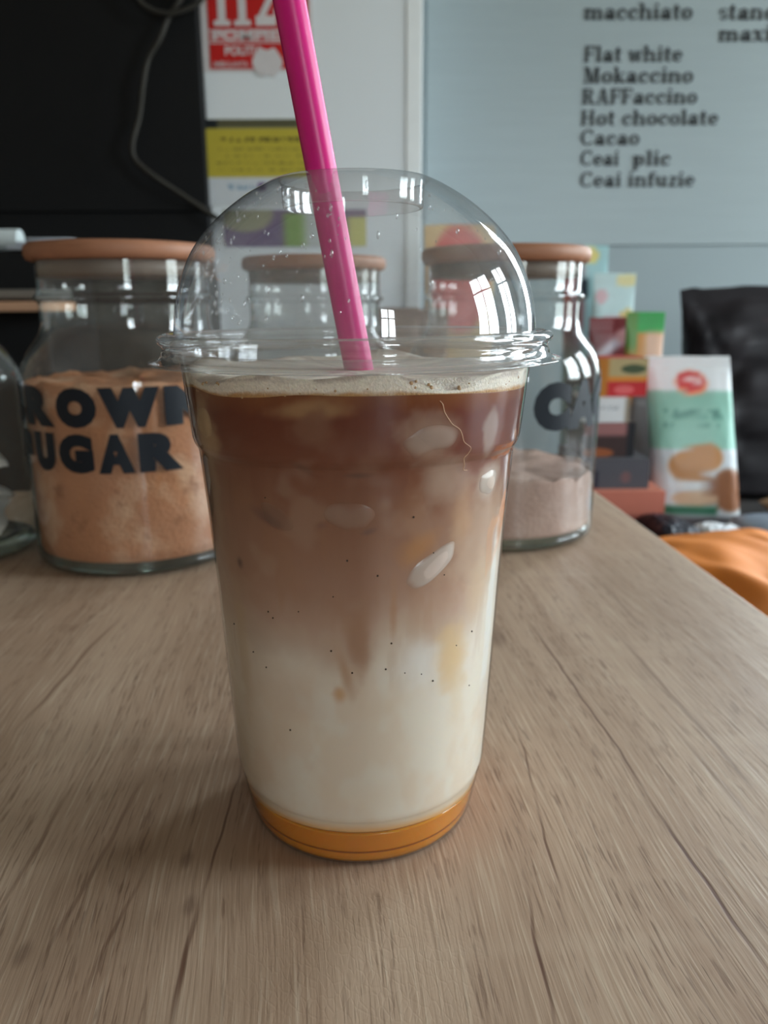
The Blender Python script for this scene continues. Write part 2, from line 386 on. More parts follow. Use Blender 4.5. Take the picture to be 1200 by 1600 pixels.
# stickers
M['red'] = mat('red_print', (196, 32, 30), .4, .4); M['paper'] = mat('white_sticker', (215, 210, 212), .5, .4)
M['pink'] = mat('pale_red_print', (205, 120, 120), .5, .4)
M['attr'] = mat('printed_film', (255, 255, 255), .35, .45, attr='print', var=.03, scale=60)
M['attrm'] = mat('printed_card', (255, 255, 255), .6, .3, attr='print', var=.03, scale=60)
M['foil'] = mat('printed_foil', (255, 255, 255), .28, .6, attr='print', var=.04, scale=60, bump=.3, bscale=60)
def panel(name, x0, x1, z0, z1, y, t, fn, m, parent=None, nu=60, nv=60):
    """flat thin panel facing -y with a print fn(u,v) -> rgb(0..255)"""
    bm = bmesh.new(); g = [[bm.verts.new((x0+(x1-x0)*i/nu, y, z0+(z1-z0)*j/nv)) for i in range(nu+1)] for j in range(nv+1)]
    for j in range(nv):
        for i in range(nu): bm.faces.new((g[j][i], g[j][i+1], g[j+1][i+1], g[j+1][i]))
    nb = len(bm.verts)
    box(bm, ((x0+x1)/2, y+t/2+.0001, (z0+z1)/2), (x1-x0, t, z1-z0))
    o = obj(name, bm, m, parent, False)
    co = np.array([v.co[:] for v in o.data.vertices]); u = (co[:, 0]-x0)/(x1-x0); v = (co[:, 2]-z0)/(z1-z0)
    c = np.array([lin(q) for q in fn(u, v)]); c[nb:] = lin(fn(np.array([.02]), np.array([.5]))[0])
    colour_attr(o.data, c); return o
def paint(u, v, base):
    c = np.zeros((len(u), 3)); c[:] = base; return c
def put(c, mask, col): 
    mask = np.clip(mask, 0, 1)[:, None]; c[:] = c*(1-mask)+np.array(col)*mask
def rct(u, v, a, b, c_, d, s=.01): return sm(a-s, a+s, u)*(1-sm(b-s, b+s, u))*sm(c_-s, c_+s, v)*(1-sm(d-s, d+s, v))
def ell(u, v, cx, cy, rx, ry, s=.12):
    return 1-sm(1-s, 1+s, np.sqrt(((u-cx)/rx)**2+((v-cy)/ry)**2))
def marks(u, v, a, b, y, h, k=40, seed=0):
    """illegible small print: a broken line of dark specks"""
    return rct(u, v, a, b, y-h/2, y+h/2, .004)*sm(.42, .6, vnoise(u*k+seed, v*k*.5+seed*3))

a, b = at(313, 113, YC), at(486, -40, YC)
x0, x1, z0, z1 = a.x+.006, b.x, a.z, b.z
st = empty('emergency_sticker', ((x0+x1)/2, YC, z0)); tag(st, 'red and white emergency number 112 sticker on white cabinet', 'sticker')
kid(obj('sticker_sheet', b2((x0, YC-.0008, z0), (x1, YC, z1)), M['paper'], st, False))
ya = YC-.0016
zr0 = at(400, 108, YC).z; zr1 = at(400, 50, YC).z
kid(obj('red_field', b2((x0+.012, ya, at(400, 46, YC).z), (x1-.006, YC-.0008, z1-.01)), M['red'], st, False))
kid(obj('name_band', b2((x0+.012, ya, at(400, 66, YC).z), (x1-.006, YC-.0008, at(400, 48, YC).z)), M['pink'], st, False))
kid(obj('red_field', b2((x0+.012, ya, zr0), (x1-.006, YC-.0008, at(400, 68, YC).z)), M['red'], st, False))
kid(slab('112', at(333, 30, YC).x, at(438, 30, YC).x, at(380, 41, YC).z, .085, ya, M['paper'], 'digits', st))
kid(sans('POMPIERII', at(333, 60, YC).x, at(470, 60, YC).x, at(400, 64, YC).z, .0165, ya-.0005, M['paper'], 'lettering', st))
kid(sans('POLITIA', at(352, 85, YC).x, at(412, 85, YC).x, at(400, 87, YC).z, .0145, ya-.0005, M['paper'], 'lettering', st))
kid(sans('AMBULANTA', at(333, 100, YC).x, at(388, 100, YC).x, at(400, 105, YC).z, .0085, ya-.0005, M['paper'], 'lettering', st, .01))
bm = bmesh.new(); bmesh.ops.create_circle(bm, cap_ends=True, segments=24, radius=.026)
for v in bm.verts:
    v.co = Vector((at(418, 96, YC).x+v.co.x*1.0, ya-.0004, at(418, 98, YC).z+v.co.y*(.85+.14*math.cos(6*math.atan2(v.co.y, v.co.x)))))
kid(obj('emblem', bm, M['paper'], st, False))

a, b = at(326, 322, YC), at(480, 186, YC)
def yel(u, v):
    c = paint(u, v, (205, 210, 215)); put(c, rct(u, v, -1, 2, .335, .9), (188, 172, 62)); put(c, rct(u, v, -1, 2, .9, 2), (88, 86, 62))
    put(c, rct(u, v, -.1, .13, .9, 2), (25, 30, 34))
    put(c, marks(u, v, .12, .95, .77, .05, 46)*.75, (70, 66, 30))
    for y_ in (.66, .58, .50, .42): put(c, marks(u, v, .1, .98, y_, .03, 60, y_*9)*.5, (100, 95, 45))
    put(c, marks(u, v, .2, .5, .22, .06, 60)*.6, (70, 120, 160)); put(c, rct(u, v, .5, .57, .18, .27), (92, 50, 120)); return c
tag(panel('notice_sticker', a.x, b.x, a.z, b.z, YC-.0016, .0014, yel, M['attrm'], None, 90, 80), 'yellow notice sticker with black header on white cabinet', 'sticker')
a, b = at(352, 386, YC), at(572, 327, YC)
def fly(u, v):
    c = paint(u, v, (92, 70, 120)); put(c, rct(u, v, .42, .62, -1, .9, .03), (120, 160, 70)); put(c, rct(u, v, .56, .8, -1, 2, .05), (190, 196, 196))
    put(c, rct(u, v, .86, 2, -1, .8, .05), (205, 200, 110)); put(c, ell(u, v, .15, .9, .2, .5), (150, 150, 120)); return c
tag(panel('flyer', a.x, b.x, a.z, b.z, YC-.0016, .0014, fly, M['attrm']), 'purple, green and yellow flyer seen through the clear dome lid', 'flyer')

# ------------------------------------------------------------------ lower worktop with goods behind
ZL = -.15
lw = empty('lower_worktop', (.2, 1.1, ZF)); tag(lw, 'dark lower worktop under the packages by the back wall', 'worktop')
kid(obj('worktop_slab', b2((-1.5, .72, ZL-.03), (1.45, YC-.03, ZL), .002), M['shelf'], lw, False))
kid(obj('worktop_slab', b2((.215, -.4, ZL-.03), (1.45, .72, ZL), .002), M['shelf'], lw, False))
kid(obj('cabinet_front', b2((-1.4, .8, ZF), (1.4, YC-.05, ZL-.03)), M['black'], lw, False))
kid(obj('cabinet_front', b2((.32, -.3, ZF), (1.4, .8, ZL-.03)), M['black'], lw, False))

def pouch(name, label, cat, base, w_, h, d, fn, lean=0, tilt=0, rz=0, top_w=1.0, shear=0, m=None, group=None, crumple=.03, nu=44, nv=64, seed=1, box_=.5, back=(60, 60, 60)):
    """soft standing pack: gusseted block at the foot, crimped flat at the top"""
    bm = bmesh.new(); ring = []; uv = []
    for j in range(nv+1):
        v = j/nv
        hw = w_/2*(1+(top_w-1)*v)*(1-.03*math.sin(v*math.pi))
        dd = d/2*max(.03, (1-v**1.6))*(1+.12*math.sin(v*math.pi))
        if v > .93: dd = d/2*.03
        r_ = []
        for i in range(2*nu):
            th = -math.pi+math.pi*i/nu
            cx, cz = math.cos(th), math.sin(th)
            ex = .38 if v < .5 else .38+.5*(v-.5)
            x = hw*math.copysign(abs(cx)**ex, cx); y = dd*math.copysign(abs(cz)**(ex+.2), cz)
            u = x/hw
            n_ = (fbm(np.array([u*3+seed*5.3]), np.array([v*6+seed*2.1]))[0]-.5)*crumple*w_*(.3+.7*math.sin(min(1, v*1.05)*math.pi))
            y += n_*(1 if cz < 0 else -1) if v < .93 else n_*.3
            z = h*v + (fbm(np.array([u*2+seed]), np.array([.5]))[0]-.5)*crumple*h*.5*v
            r_.append(bm.verts.new((x+shear*v**1.2, y, z))); uv.append((u/2+.5, v, cz <= .05))
        ring.append(r_)
    n2 = 2*nu
    for a_, b_ in zip(ring, ring[1:]):
        for i in range(n2): bm.faces.new((a_[i], a_[(i+1) % n2], b_[(i+1) % n2], b_[i]))
    bm.faces.new(ring[0][::-1]); bm.faces.new(ring[-1])
    o = obj(name, bm, m or M['attr'], None, True, base)
    uv = np.array(uv, float); c = fn(uv[:, 0], uv[:, 1]); c[uv[:, 2] < .5] = back
    colour_attr(o.data, np.array([lin(np.clip(q, 0, 255)) for q in c]))
    o.rotation_euler = (lean, tilt, rz)
    return tag(o, label, cat, group)
def carton(name, label, cat, p, s, fn, m=None, rz=0, group=None, side=(90, 80, 75)):
    """printed cardboard box; p = foot centre; front faces -y"""
    bm = bmesh.new(); nu = nv = 36; g = []
    for j in range(nv+1): g.append([bm.verts.new((s[0]*(i/nu-.5), -s[1]/2-.0004, s[2]*j/nv)) for i in range(nu+1)])
    for j in range(nv):
        for i in range(nu): bm.faces.new((g[j][i], g[j][i+1], g[j+1][i+1], g[j+1][i]))
    nb = len(bm.verts); box(bm, (0, 0, s[2]/2), s, 0, .0015)
    o = obj(name, bm, m or M['attrm'], None, False, p); o.rotation_euler = (0, 0, rz)
    co = np.array([v.co[:] for v in o.data.vertices]); c = fn(co[:, 0]/s[0]+.5, co[:, 2]/s[2])
    c[nb:] = side; colour_attr(o.data, np.array([lin(np.clip(q, 0, 255)) for q in c]))
    return tag(o, label, cat, group)

# mint cookie bag
def mint(u, v):
    c = paint(u, v, (228, 234, 238))
    put(c, rct(u, v, -1, 2, .46+0*u, .80, .012)*1.0, (140, 192, 176))
    put(c, sm(.0, .02, v-(.80+.04*np.sin(u*3.4)))*(v > .7), (228, 234, 238))
    put(c, rct(u, v, -1, 2, -1, .46), (200, 208, 214))
    put(c, ell(u, v, .52, .845, .19, .075), (240, 150, 110)); put(c, ell(u, v, .51, .855, .165, .06), (205, 48, 52)); put(c, marks(u, v, .40, .62, .855, .05, 60)*.8, (240, 225, 225))
    put(c, marks(u, v, .15, .85, .665, .05, 34, 2)*.6, (60, 110, 100)); put(c, marks(u, v, .15, .8, .60, .03, 44, 5)*.5, (80, 125, 115))
    put(c, ell(u, v, .42, .36, .25, .095), (176, 122, 66)); put(c, ell(u, v, .62, .42, .19, .085), (184, 128, 72)); put(c, ell(u, v, .86, .22, .22, .13), (128, 78, 44))
    put(c, ell(u, v, .45, .17, .25, .05), (200, 170, 140)); put(c, ell(u, v, .40, .25, .16, .035), (215, 222, 225))
    put(c, rct(u, v, .08, .72, .075, .125, .02), (30, 98, 70)); put(c, rct(u, v, -1, 2, -1, .06, .02), (90, 88, 92)); return c
b_ = at(1086, 815, 1.06); 
pouch('cookie_bag', 'white and mint cookie bag with a red badge, in front of the black bag', 'bag', (b_.x-.003, 1.06, ZL+.001), .120, .229, .055, mint, lean=R(-3), shear=-.026, rz=R(-6), top_w=.93, seed=2)
# big black bag
def blk(u, v):
    c = paint(u, v, (24, 22, 26)); put(c, sm(.55, .75, fbm(u*4, v*4))*.4, (44, 38, 41)); put(c, ell(u, v, .42, .55, .035, .025), (150, 88, 40)); put(c, ell(u, v, .62, .38, .03, .02), (150, 88, 50))
    put(c, ell(u, v, .40, .16, .05, .02)*.6, (120, 66, 40)); put(c, ell(u, v, .62, .84, .12, .03)*.7, (150, 90, 95)); put(c, ell(u, v, .7, .93, .07, .05)*.6, (170, 160, 150)); return c
pouch('coffee_bag', 'big crumpled black bag with small orange prints at the right edge', 'bag', (.640, 1.24, ZL+.006), .30, .315, .11, blk, lean=R(-4), shear=-.03, crumple=.16, seed=5, m=mat('black_matt_film', (255, 255, 255), .6, .2, attr='print', var=.05, scale=60))
# grey pouch
def gry(u, v):
    c = paint(u, v, (136, 136, 136)); put(c, rct(u, v, .55, .92, .40, .45, .03), (150, 70, 60)); return c
b_ = at(996, 740, 1.125)
pouch('grey_pouch', 'plain grey pouch with a small red mark, left of the mint bag', 'bag', (b_.x, 1.125, ZL+.001), .088, .172, .035, gry, lean=R(-1), shear=.006, top_w=.45, seed=3)
# stacked cartons by the table corner
def coral(u, v):
    c = paint(u, v, (196, 116, 98)); put(c, rct(u, v, -1, 2, .3, .55, .04)*.6, (160, 92, 84)); put(c, marks(u, v, .1, .9, .45, .2, 30)*.4, (120, 66, 60)); return c
a = at(938, 800, 1.02); b = at(1016, 800, 1.02)
zt = at(980, 768, .97).z
carton('coral_box', 'flat coral box at the bottom of the stack beside the table corner', 'box', ((a.x+b.x)/2-.03, 1.03, ZL+.0005), (b.x-a.x+.06, .12, zt-ZL), coral, side=(200, 125, 105))
def char(u, v):
    c = paint(u, v, (82, 82, 90)); put(c, ell(u, v, .68, .38, .07, .2)*.6, (140, 92, 90)); put(c, rct(u, v, .22, .30, -1, .6, .03), (32, 34, 52)); return c
a = at(895, 745, 1.0); b = at(1008, 745, 1.0); zt2 = at(960, 719, .98).z
carton('charcoal_box', 'charcoal grey box lying on the coral box', 'box', ((a.x+b.x)/2, 1.04, zt+.0005), (b.x-a.x, .11, zt2-zt), char, side=(84, 84, 90))
def choc(u, v):
    c = paint(u, v, (60, 44, 44)); put(c, rct(u, v, -1, .85, .62, 2, .08), (150, 104, 104)); put(c, ell(u, v, .3, .12, .3, .14), (150, 84, 50)); put(c, rct(u, v, .85, 2, -1, 2, .03), (30, 32, 38)); return c
a = at(900, 690, 1.04); b = at(976, 690, 1.04); zt3 = at(950, 661, 1.0).z
carton('chocolate_box', 'dark brown box with a pink top band, on the charcoal box', 'box', ((a.x+b.x)/2, 1.045, zt2+.0005), (b.x-a.x, .09, zt3-zt2), choc, side=(50, 40, 40))
def whi(u, v):
    c = paint(u, v, (214, 218, 222)); put(c, marks(u, v, .3, .75, .6, .18, 34)*.5, (120, 130, 140)); put(c, rct(u, v, .9, 2, -1, 2, .03), (150, 140, 126)); return c
a = at(900, 640, 1.04); b = at(970, 640, 1.04); zt4 = at(950, 623, 1.0).z
carton('white_carton', 'small white box between the dark brown box and the food packet', 'box', ((a.x+b.x)/2, 1.045, zt3+.0005), (b.x-a.x, .085, zt4-zt3), whi, side=(200, 200, 200))
def food(u, v):
    c = paint(u, v, (176, 160, 118)); put(c, rct(u, v, -1, 2, -1, .40, .03), (184, 42, 48)); put(c, ell(u, v, .55, .18, .2, .12)*.7, (220, 120, 120)); put(c, rct(u, v, .2, 2, .40, .52, .03), (208, 130, 50))
    put(c, rct(u, v, -1, .22, -1, 2, .05), (176, 112, 40)); put(c, ell(u, v, .72, .72, .25, .12), (70, 84, 60)); return c
a = at(925, 610, 1.04); b = at(1002, 610, 1.04); zt5 = at(960, 562, 1.0).z
carton('food_packet', 'red and beige food box with an orange stripe on the stack', 'box', ((a.x+b.x)/2, 1.05, zt4+.0005), (b.x-a.x, .06, zt5-zt4), food, side=(176, 60, 50))
def gro(u, v):
    c = paint(u, v, (196, 132, 48)); put(c, rct(u, v, -1, 2, .90, 2, .01), (60, 160, 84)); put(c, rct(u, v, .5, 2, .72, .90, .02), (222, 184, 160)); put(c, rct(u, v, -1, .3, .8, 2, .05), (92, 140, 66))
    put(c, sm(.5, .7, fbm(u*5, v*12))*.5*(v < .72), (150, 60, 44)); return c
b_ = at(990, 740, 1.17)
pouch('snack_pouch', 'orange snack pouch with a bright green top behind the stacked boxes', 'bag', (b_.x, 1.17, ZL+.001), .056, at(990, 489, 1.17).z-ZL, .03, gro, seed=7, group='snack pouches behind the right jar')
def mar(u, v):
    c = paint(u, v, (134, 62, 66)); put(c, sm(-.03, .03, .035-np.abs((v-.86)-.22*(u-.5))), (220, 214, 226)); put(c, ell(u, v, .75, .9, .25, .04), (200, 150, 150)); put(c, ell(u, v, .7, .71, .35, .03), (140, 170, 110)); put(c, rct(u, v, -1, 2, .6, .68, .01), (170, 50, 48)); return c
b_ = at(945, 740, 1.21)
pouch('snack_pouch', 'maroon snack pouch with a slanting white band right of the right jar', 'bag', (b_.x, 1.21, ZL+.001), .078, at(945, 497, 1.21).z-ZL, .03, mar, seed=8, group='snack pouches behind the right jar')
def teal(u, v):
    c = paint(u, v, (190, 214, 216)); put(c, ell(u, v, .8, .97, .25, .03), (222, 214, 160)); put(c, ell(u, v, .2, .9, .15, .03)*.7, (220, 160, 170)); put(c, ell(u, v, .85, .82, .2, .025), (214, 190, 120)); put(c, ell(u, v, .5, .80, .3, .02)*.5, (225, 190, 200)); return c
b_ = at(940, 740, 1.25)
pouch('snack_pouch', 'pale teal and white snack pouch standing above the maroon one', 'bag', (b_.x, 1.25, ZL+.001), .064, at(940, 428, 1.25).z-ZL, .03, teal, seed=9, group='snack pouches behind the right jar')
def tea2(u, v):
    c = paint(u, v, (160, 200, 204)); put(c, rct(u, v, -1, .45, .6, .93, .08), (160, 60, 72)); put(c, ell(u, v, .5, .96, .3, .035), (224, 210, 120)); put(c, ell(u, v, .42, .83, .14, .05), (40, 46, 60)); return c
b_ = at(905, 740, 1.30)
pouch('snack_pouch', 'tall teal snack pouch with red side peeking past the right jar lid', 'bag', (b_.x, 1.30, ZL+.001), .070, at(905, 384, 1.30).z-ZL, .03, tea2, seed=11, shear=-.01, group='snack pouches behind the right jar')
def redc(u, v):
    c = paint(u, v, (212, 70, 66)); put(c, 1-ell(u, v, .5, .80, .42, .20), (226, 190, 136)); put(c, rct(u, v, -1, .18, .5, .68, .03)*.8, (225, 90, 120)); return c
b_ = at(714, 740, 1.3)
pouch('snack_pouch', 'tall red and cream snack pouch behind the cocoa jar seen through the lid', 'bag', (b_.x, 1.33, ZL+.001), .115, at(714, 352, 1.33).z-ZL, .05, redc, seed=12, group='snack pouches behind the right jar')
def brn(u, v): return paint(u, v, (124, 100, 84))  # plain brown for two upright pouch shapes behind the dome
for px, ps, lb in ((622, 12, 'brown pouch shape behind the dome lid, left one of two'), (668, 15, 'brown pouch shape behind the dome lid, beside the red pouch')):
    b_ = at(px, 740, 1.2)
    pouch('brown_pouch', lb, 'bag', (b_.x, 1.2+.03*(ps-12)/3, ZL+.001), .062, at(px, 470+ps, 1.2).z-ZL, .05, brn, seed=ps, group='brown pouch shapes', m=M['attrm'], crumple=.06)

# flat packages and orange bag beyond the right table edge
def pillow(name, label, cat, c, s, rz, fn, m, crumple=.14, seed=1, tiltx=0, tilty=0, n=56, fq=1.0):
    bm = bmesh.new(); uv = []
    def sheet(sg):
        g = []
        for j in range(n+1):
            row = []
            for i in range(n+1):
                u, v = i/n, j/n
                e_ = (max(0, 1-(2*u-1)**4)*max(0, 1-(2*v-1)**4))**.5
                nz = (fbm(np.array([u*5*fq+seed]), np.array([v*5*fq+seed*2]))[0]-.5)
                rd = abs(fbm(np.array([u*9*fq+seed*3]), np.array([v*7*fq]))[0]-.5)
                z = sg*s[2]/2*e_+(nz*crumple+rd*crumple*.6)*s[2]*4*(e_+.15)*(1 if sg > 0 else .2)
                row.append(bm.verts.new(((u-.5)*s[0]*(1-.05*math.sin(v*9+seed)), (v-.5)*s[1], z))); uv.append((u, v))
            g.append(row)
        for j in range(n):
            for i in range(n):
                q = (g[j][i], g[j][i+1], g[j+1][i+1], g[j+1][i]); bm.faces.new(q if sg > 0 else q[::-1])
        return g
    sheet(1); sheet(-1)
    o = obj(name, bm, m, None, True, c); o.rotation_euler = (tiltx, tilty, rz)
    uv = np.array(uv); colour_attr(o.data, np.array([lin(np.clip(q, 0, 255)) for q in fn(uv[:, 0], uv[:, 1])]))
    return tag(o, label, cat)
def org(u, v):
    c = paint(u, v, (222, 128, 36)); put(c, ell(u, v, .55, .25, .16, .10), (206, 190, 190)); put(c, ell(u, v, .55, .25, .10, .06), (176, 166, 186)); return c
pillow('orange_bag', 'crinkled orange bag beyond the right edge of the table', 'bag', (.345, .61, -.102), (.22, .40, .055), R(14), org, M['attrm'], seed=3, crumple=.13, fq=.42)
def fl(col):
    return lambda u, v: paint(u, v, col)
pillow('flat_packet', 'blue-grey flat packet behind the orange bag', 'packet', (.56, .90, -.125), (.24, .16, .03), R(-10), fl((128, 138, 152)), M['attr'], seed=4, crumple=.05)
pillow('flat_packet', 'small white packet between orange bag and mint bag', 'packet', (.405, .905, -.128), (.06, .08, .03), R(-8), fl((212, 216, 222)), M['attr'], seed=6, crumple=.05)
pillow('flat_packet', 'tan flat packet at the foot of the big black bag', 'packet', (.60, 1.05, -.130), (.115, .10, .03), R(-4), fl((214, 178, 146)), M['attr'], seed=8, crumple=.05)
pillow('flat_packet', 'navy packet at the left end of the orange bag', 'packet', (.352, .93, -.126), (.05, .10, .035), R(5), fl((38, 42, 58)), M['attr'], seed=9, crumple=.05)

# black espresso machine behind the left jar
em = empty('espresso_machine', (-.5, 1.05, ZL)); tag(em, 'black coffee machine behind the sugar jar with a pale ledge', 'coffee machine')
xr = at(66, 478, .9).x
kid(obj('machine_body', b2((-1.0, .98, ZL), (xr-.03, 1.3, at(60, 385, .98).z-.004), .008), M['black'], em, False))
kid(obj('machine_column', b2((-1.0, 1.15, ZL), (-.26, 1.3, .20), .008), M['black'], em, False))
kid(obj('steel_ledge', b2((-1.0, .90, at(30, 467, .9).z), (xr-.003, 1.0, at(30, 452, .9).z), .002), M['steel'], em, False))
kid(obj('wood_ledge', b2((-1.0, .895, at(30, 487, .9).z), (xr, 1.0, at(30, 471, .9).z), .002), M['copper'], em, False))
zt = at(60, 385, .98).z-.004
# ribbed paper roll and folded napkin on top
c0 = at(-20, 372, 1.02)
rl = bmesh.new(); hw_ = .045
prof = []
for i in range(60):
    prof.append((.0125+.0010*(i % 2), i*.0016-.055))
prof = [(0, prof[0][1])]+prof+[(0, prof[-1][1])]
rl = lathe(prof, 32)
bmesh.ops.transform(rl, matrix=Matrix.Rotation(R(90), 4, 'Y'), verts=rl.verts)
xe = at(30, 372, 1.02).x
tag(obj('ribbed_roll', rl, mat('white_ribbed_plastic', (196, 206, 208), .5, .4), None, False, (xe-.038, 1.02, zt+.0136)), 'white ribbed roll lying on the coffee machine at left edge', 'roll')
nb = bmesh.new()
for i, (dx, h) in enumerate(((0, .005), (.004, .004), (.010, .003))):
    box(nb, (xe+.040+dx, 1.02, zt+.003+.0045*i), (.078-.012*i, .08, h), R(3*i), .001)
tag(obj('napkin_stack', nb, mat('pale_blue_paper', (186, 194, 206), .7, .2)), 'folded pale napkins on the coffee machine behind the jar lid', 'napkins')

# ------------------------------------------------------------------ table
def build_table():
    m = bpy.data.materials.new('oak_laminate'); m.use_nodes = True; nt = m.node_tree; b = nt.nodes['Principled BSDF']
    N = nt.nodes.new; L = nt.links.new
    tc = N('ShaderNodeTexCoord'); sp = N('ShaderNodeSeparateXYZ'); L(tc.outputs['Object'], sp.inputs[0])
    def mth(op, a, b_=None, c_=None):
        n = N('ShaderNodeMath'); n.operation = op
        for i, v in enumerate((a, b_, c_)):
            if v is None: continue
            if isinstance(v, (int, float)): n.inputs[i].default_value = v
            else: L(v, n.inputs[i])
        return n.outputs[0]
    def noise(vec_scale, detail=2, rough=.5, off=0):
        mp = N('ShaderNodeMapping'); L(wv, mp.inputs[0]); mp.inputs['Scale'].default_value = vec_scale; mp.inputs['Location'].default_value = (off, off*.7, 0)
        n = N('ShaderNodeTexNoise'); n.inputs['Scale'].default_value = 1; n.inputs['Detail'].default_value = detail; n.inputs['Roughness'].default_value = rough
        L(mp.outputs[0], n.inputs[0]); return n.outputs[0]
    def ramp(x, a, b_, lo=0., hi=1.):
        r = N('ShaderNodeMapRange'); r.interpolation_type = 'SMOOTHSTEP'; L(x, r.inputs[0])
        for i, v in enumerate((a, b_, lo, hi)): r.inputs[i+1].default_value = v
        return r.outputs[0]
    # gentle sideways waviness of the grain
    wn = N('ShaderNodeTexNoise'); wn.inputs['Scale'].default_value = 1; wn.inputs['Detail'].default_value = 1
    mp0 = N('ShaderNodeMapping'); mp0.inputs['Scale'].default_value = (9, 7, 1); L(tc.outputs['Object'], mp0.inputs[0]); L(mp0.outputs[0], wn.inputs[0])
    xs = mth('ADD', mth('ADD', sp.outputs['X'], mth('MULTIPLY', mth('SUBTRACT', wn.outputs[0], .5), .016)), mth('MULTIPLY', sp.outputs['Y'], .03))
    cb_ = N('ShaderNodeCombineXYZ'); L(xs, cb_.inputs[0]); L(sp.outputs['Y'], cb_.inputs[1]); wv = cb_.outputs[0]
    broad = noise((22, 1.6, 1), 2); mid = noise((150, 5, 1), 3, .6, 3); fine = noise((820, 26, 1), 2, .6, 7); pore = noise((1150, 75, 1), 2, .55, 11); cross = noise((6, 60, 1), 2, .5, 5)
    cfig = noise((30, 22, 1), 3, .6, 9)
    def mixc(f, A, B):
        n = N('ShaderNodeMix'); n.data_type = 'RGBA'; L(f, n.inputs[0])
        for v, i in ((A, 6), (B, 7)):
            if isinstance(v, tuple): n.inputs[i].default_value = (*lin(v), 1)
            else: L(v, n.inputs[i])
        return n.outputs[2]
    col = mixc(ramp(broad, .32, .68), (164, 138, 117), (184, 160, 139))
    col = mixc(mth('MULTIPLY', ramp(mid, .50, .74), .32), col, (142, 112, 92))
    col = mixc(mth('MULTIPLY', ramp(fine, .53, .72), .38), col, (126, 101, 84))
    col = mixc(mth('MULTIPLY', ramp(fine, .46, .30), .35), col, (206, 190, 170))
    zone = ramp(noise((14, 2.2, 1), 2, .5, 21), .42, .6)
    col = mixc(mth('MULTIPLY', mth('MULTIPLY', ramp(pore, .54, .63), ramp(mid, .40, .58)), .48), col, (98, 72, 58))
    col = mixc(mth('MULTIPLY', ramp(cross, .55, .75), .12), col, (205, 188, 168))
    # long cracks and dark grain lines printed in the laminate: (x at y=0, slope, y0, y1, half width, depth)
    cr_ = None
    wob = mth('MULTIPLY', mth('SUBTRACT', noise((2, 22, 1), 2, .5, 31), .5), .006)
    for x0, y0, x1, y1, hw, k_ in CRACKS:
        s_ = (x1-x0)/(y1-y0)
        c = mth('ADD', mth('MULTIPLY', sp.outputs['Y'], s_), x0-s_*y0)
        d = mth('ABSOLUTE', mth('ADD', mth('SUBTRACT', sp.outputs['X'], c), wob))
        msk = mth('MULTIPLY', ramp(d, hw, hw*.25), mth('MULTIPLY', ramp(sp.outputs['Y'], min(y0, y1)-.01, min(y0, y1)+.02), ramp(sp.outputs['Y'], max(y0, y1)+.01, max(y0, y1)-.03)))
        msk = mth('MULTIPLY', msk, k_)
        cr_ = msk if cr_ is None else mth('MAXIMUM', cr_, msk)
    col = mixc(cr_, col, (98, 68, 54))
    # small dark knots
    for kx, ky, kr in KNOTS:
        dx = mth('MULTIPLY', mth('SUBTRACT', sp.outputs['X'], kx), 1/kr); dy = mth('MULTIPLY', mth('SUBTRACT', sp.outputs['Y'], ky), .45/kr)
        d = mth('SQRT', mth('ADD', mth('MULTIPLY', dx, dx), mth('MULTIPLY', dy, dy)))
        col = mixc(mth('MULTIPLY', ramp(d, 1.3, .3), .45), col, (92, 68, 58))
    L(col, b.inputs['Base Color'])
    # chattered patch near the front
    px_, py_ = PATCH
    dx = mth('MULTIPLY', mth('SUBTRACT', sp.outputs['X'], px_), 1/.032); dy = mth('MULTIPLY', mth('SUBTRACT', sp.outputs['Y'], py_), 1/.045)
    pm_ = ramp(mth('SQRT', mth('ADD', mth('MULTIPLY', dx, dx), mth('MULTIPLY', dy, dy))), 1.2, .5)
    vo = N('ShaderNodeTexVoronoi'); vo.feature = 'DISTANCE_TO_EDGE'; vo.inputs['Scale'].default_value = 1
    mpv = N('ShaderNodeMapping'); mpv.inputs['Scale'].default_value = (620, 300, 1); L(wv, mpv.inputs[0]); L(mpv.outputs[0], vo.inputs['Vector'])
    chat = mth('MULTIPLY', ramp(vo.outputs['Distance'], .0, .16), pm_)
    hgt = mth('ADD', mth('MULTIPLY', fine, -.9), mth('ADD', mth('MULTIPLY', pore, -.5), mth('ADD', mth('MULTIPLY', cr_, -.25), mth('MULTIPLY', chat, .14))))
    bp = N('ShaderNodeBump'); bp.inputs['Strength'].default_value = .4; bp.inputs['Distance'].default_value = .0003
    L(hgt, bp.inputs['Height']); L(bp.outputs[0], b.inputs['Normal'])
    L(ramp(mid, .3, .7, .44, .56), b.inputs['Roughness']); b.inputs['Specular IOR Level'].default_value = .3
    return m
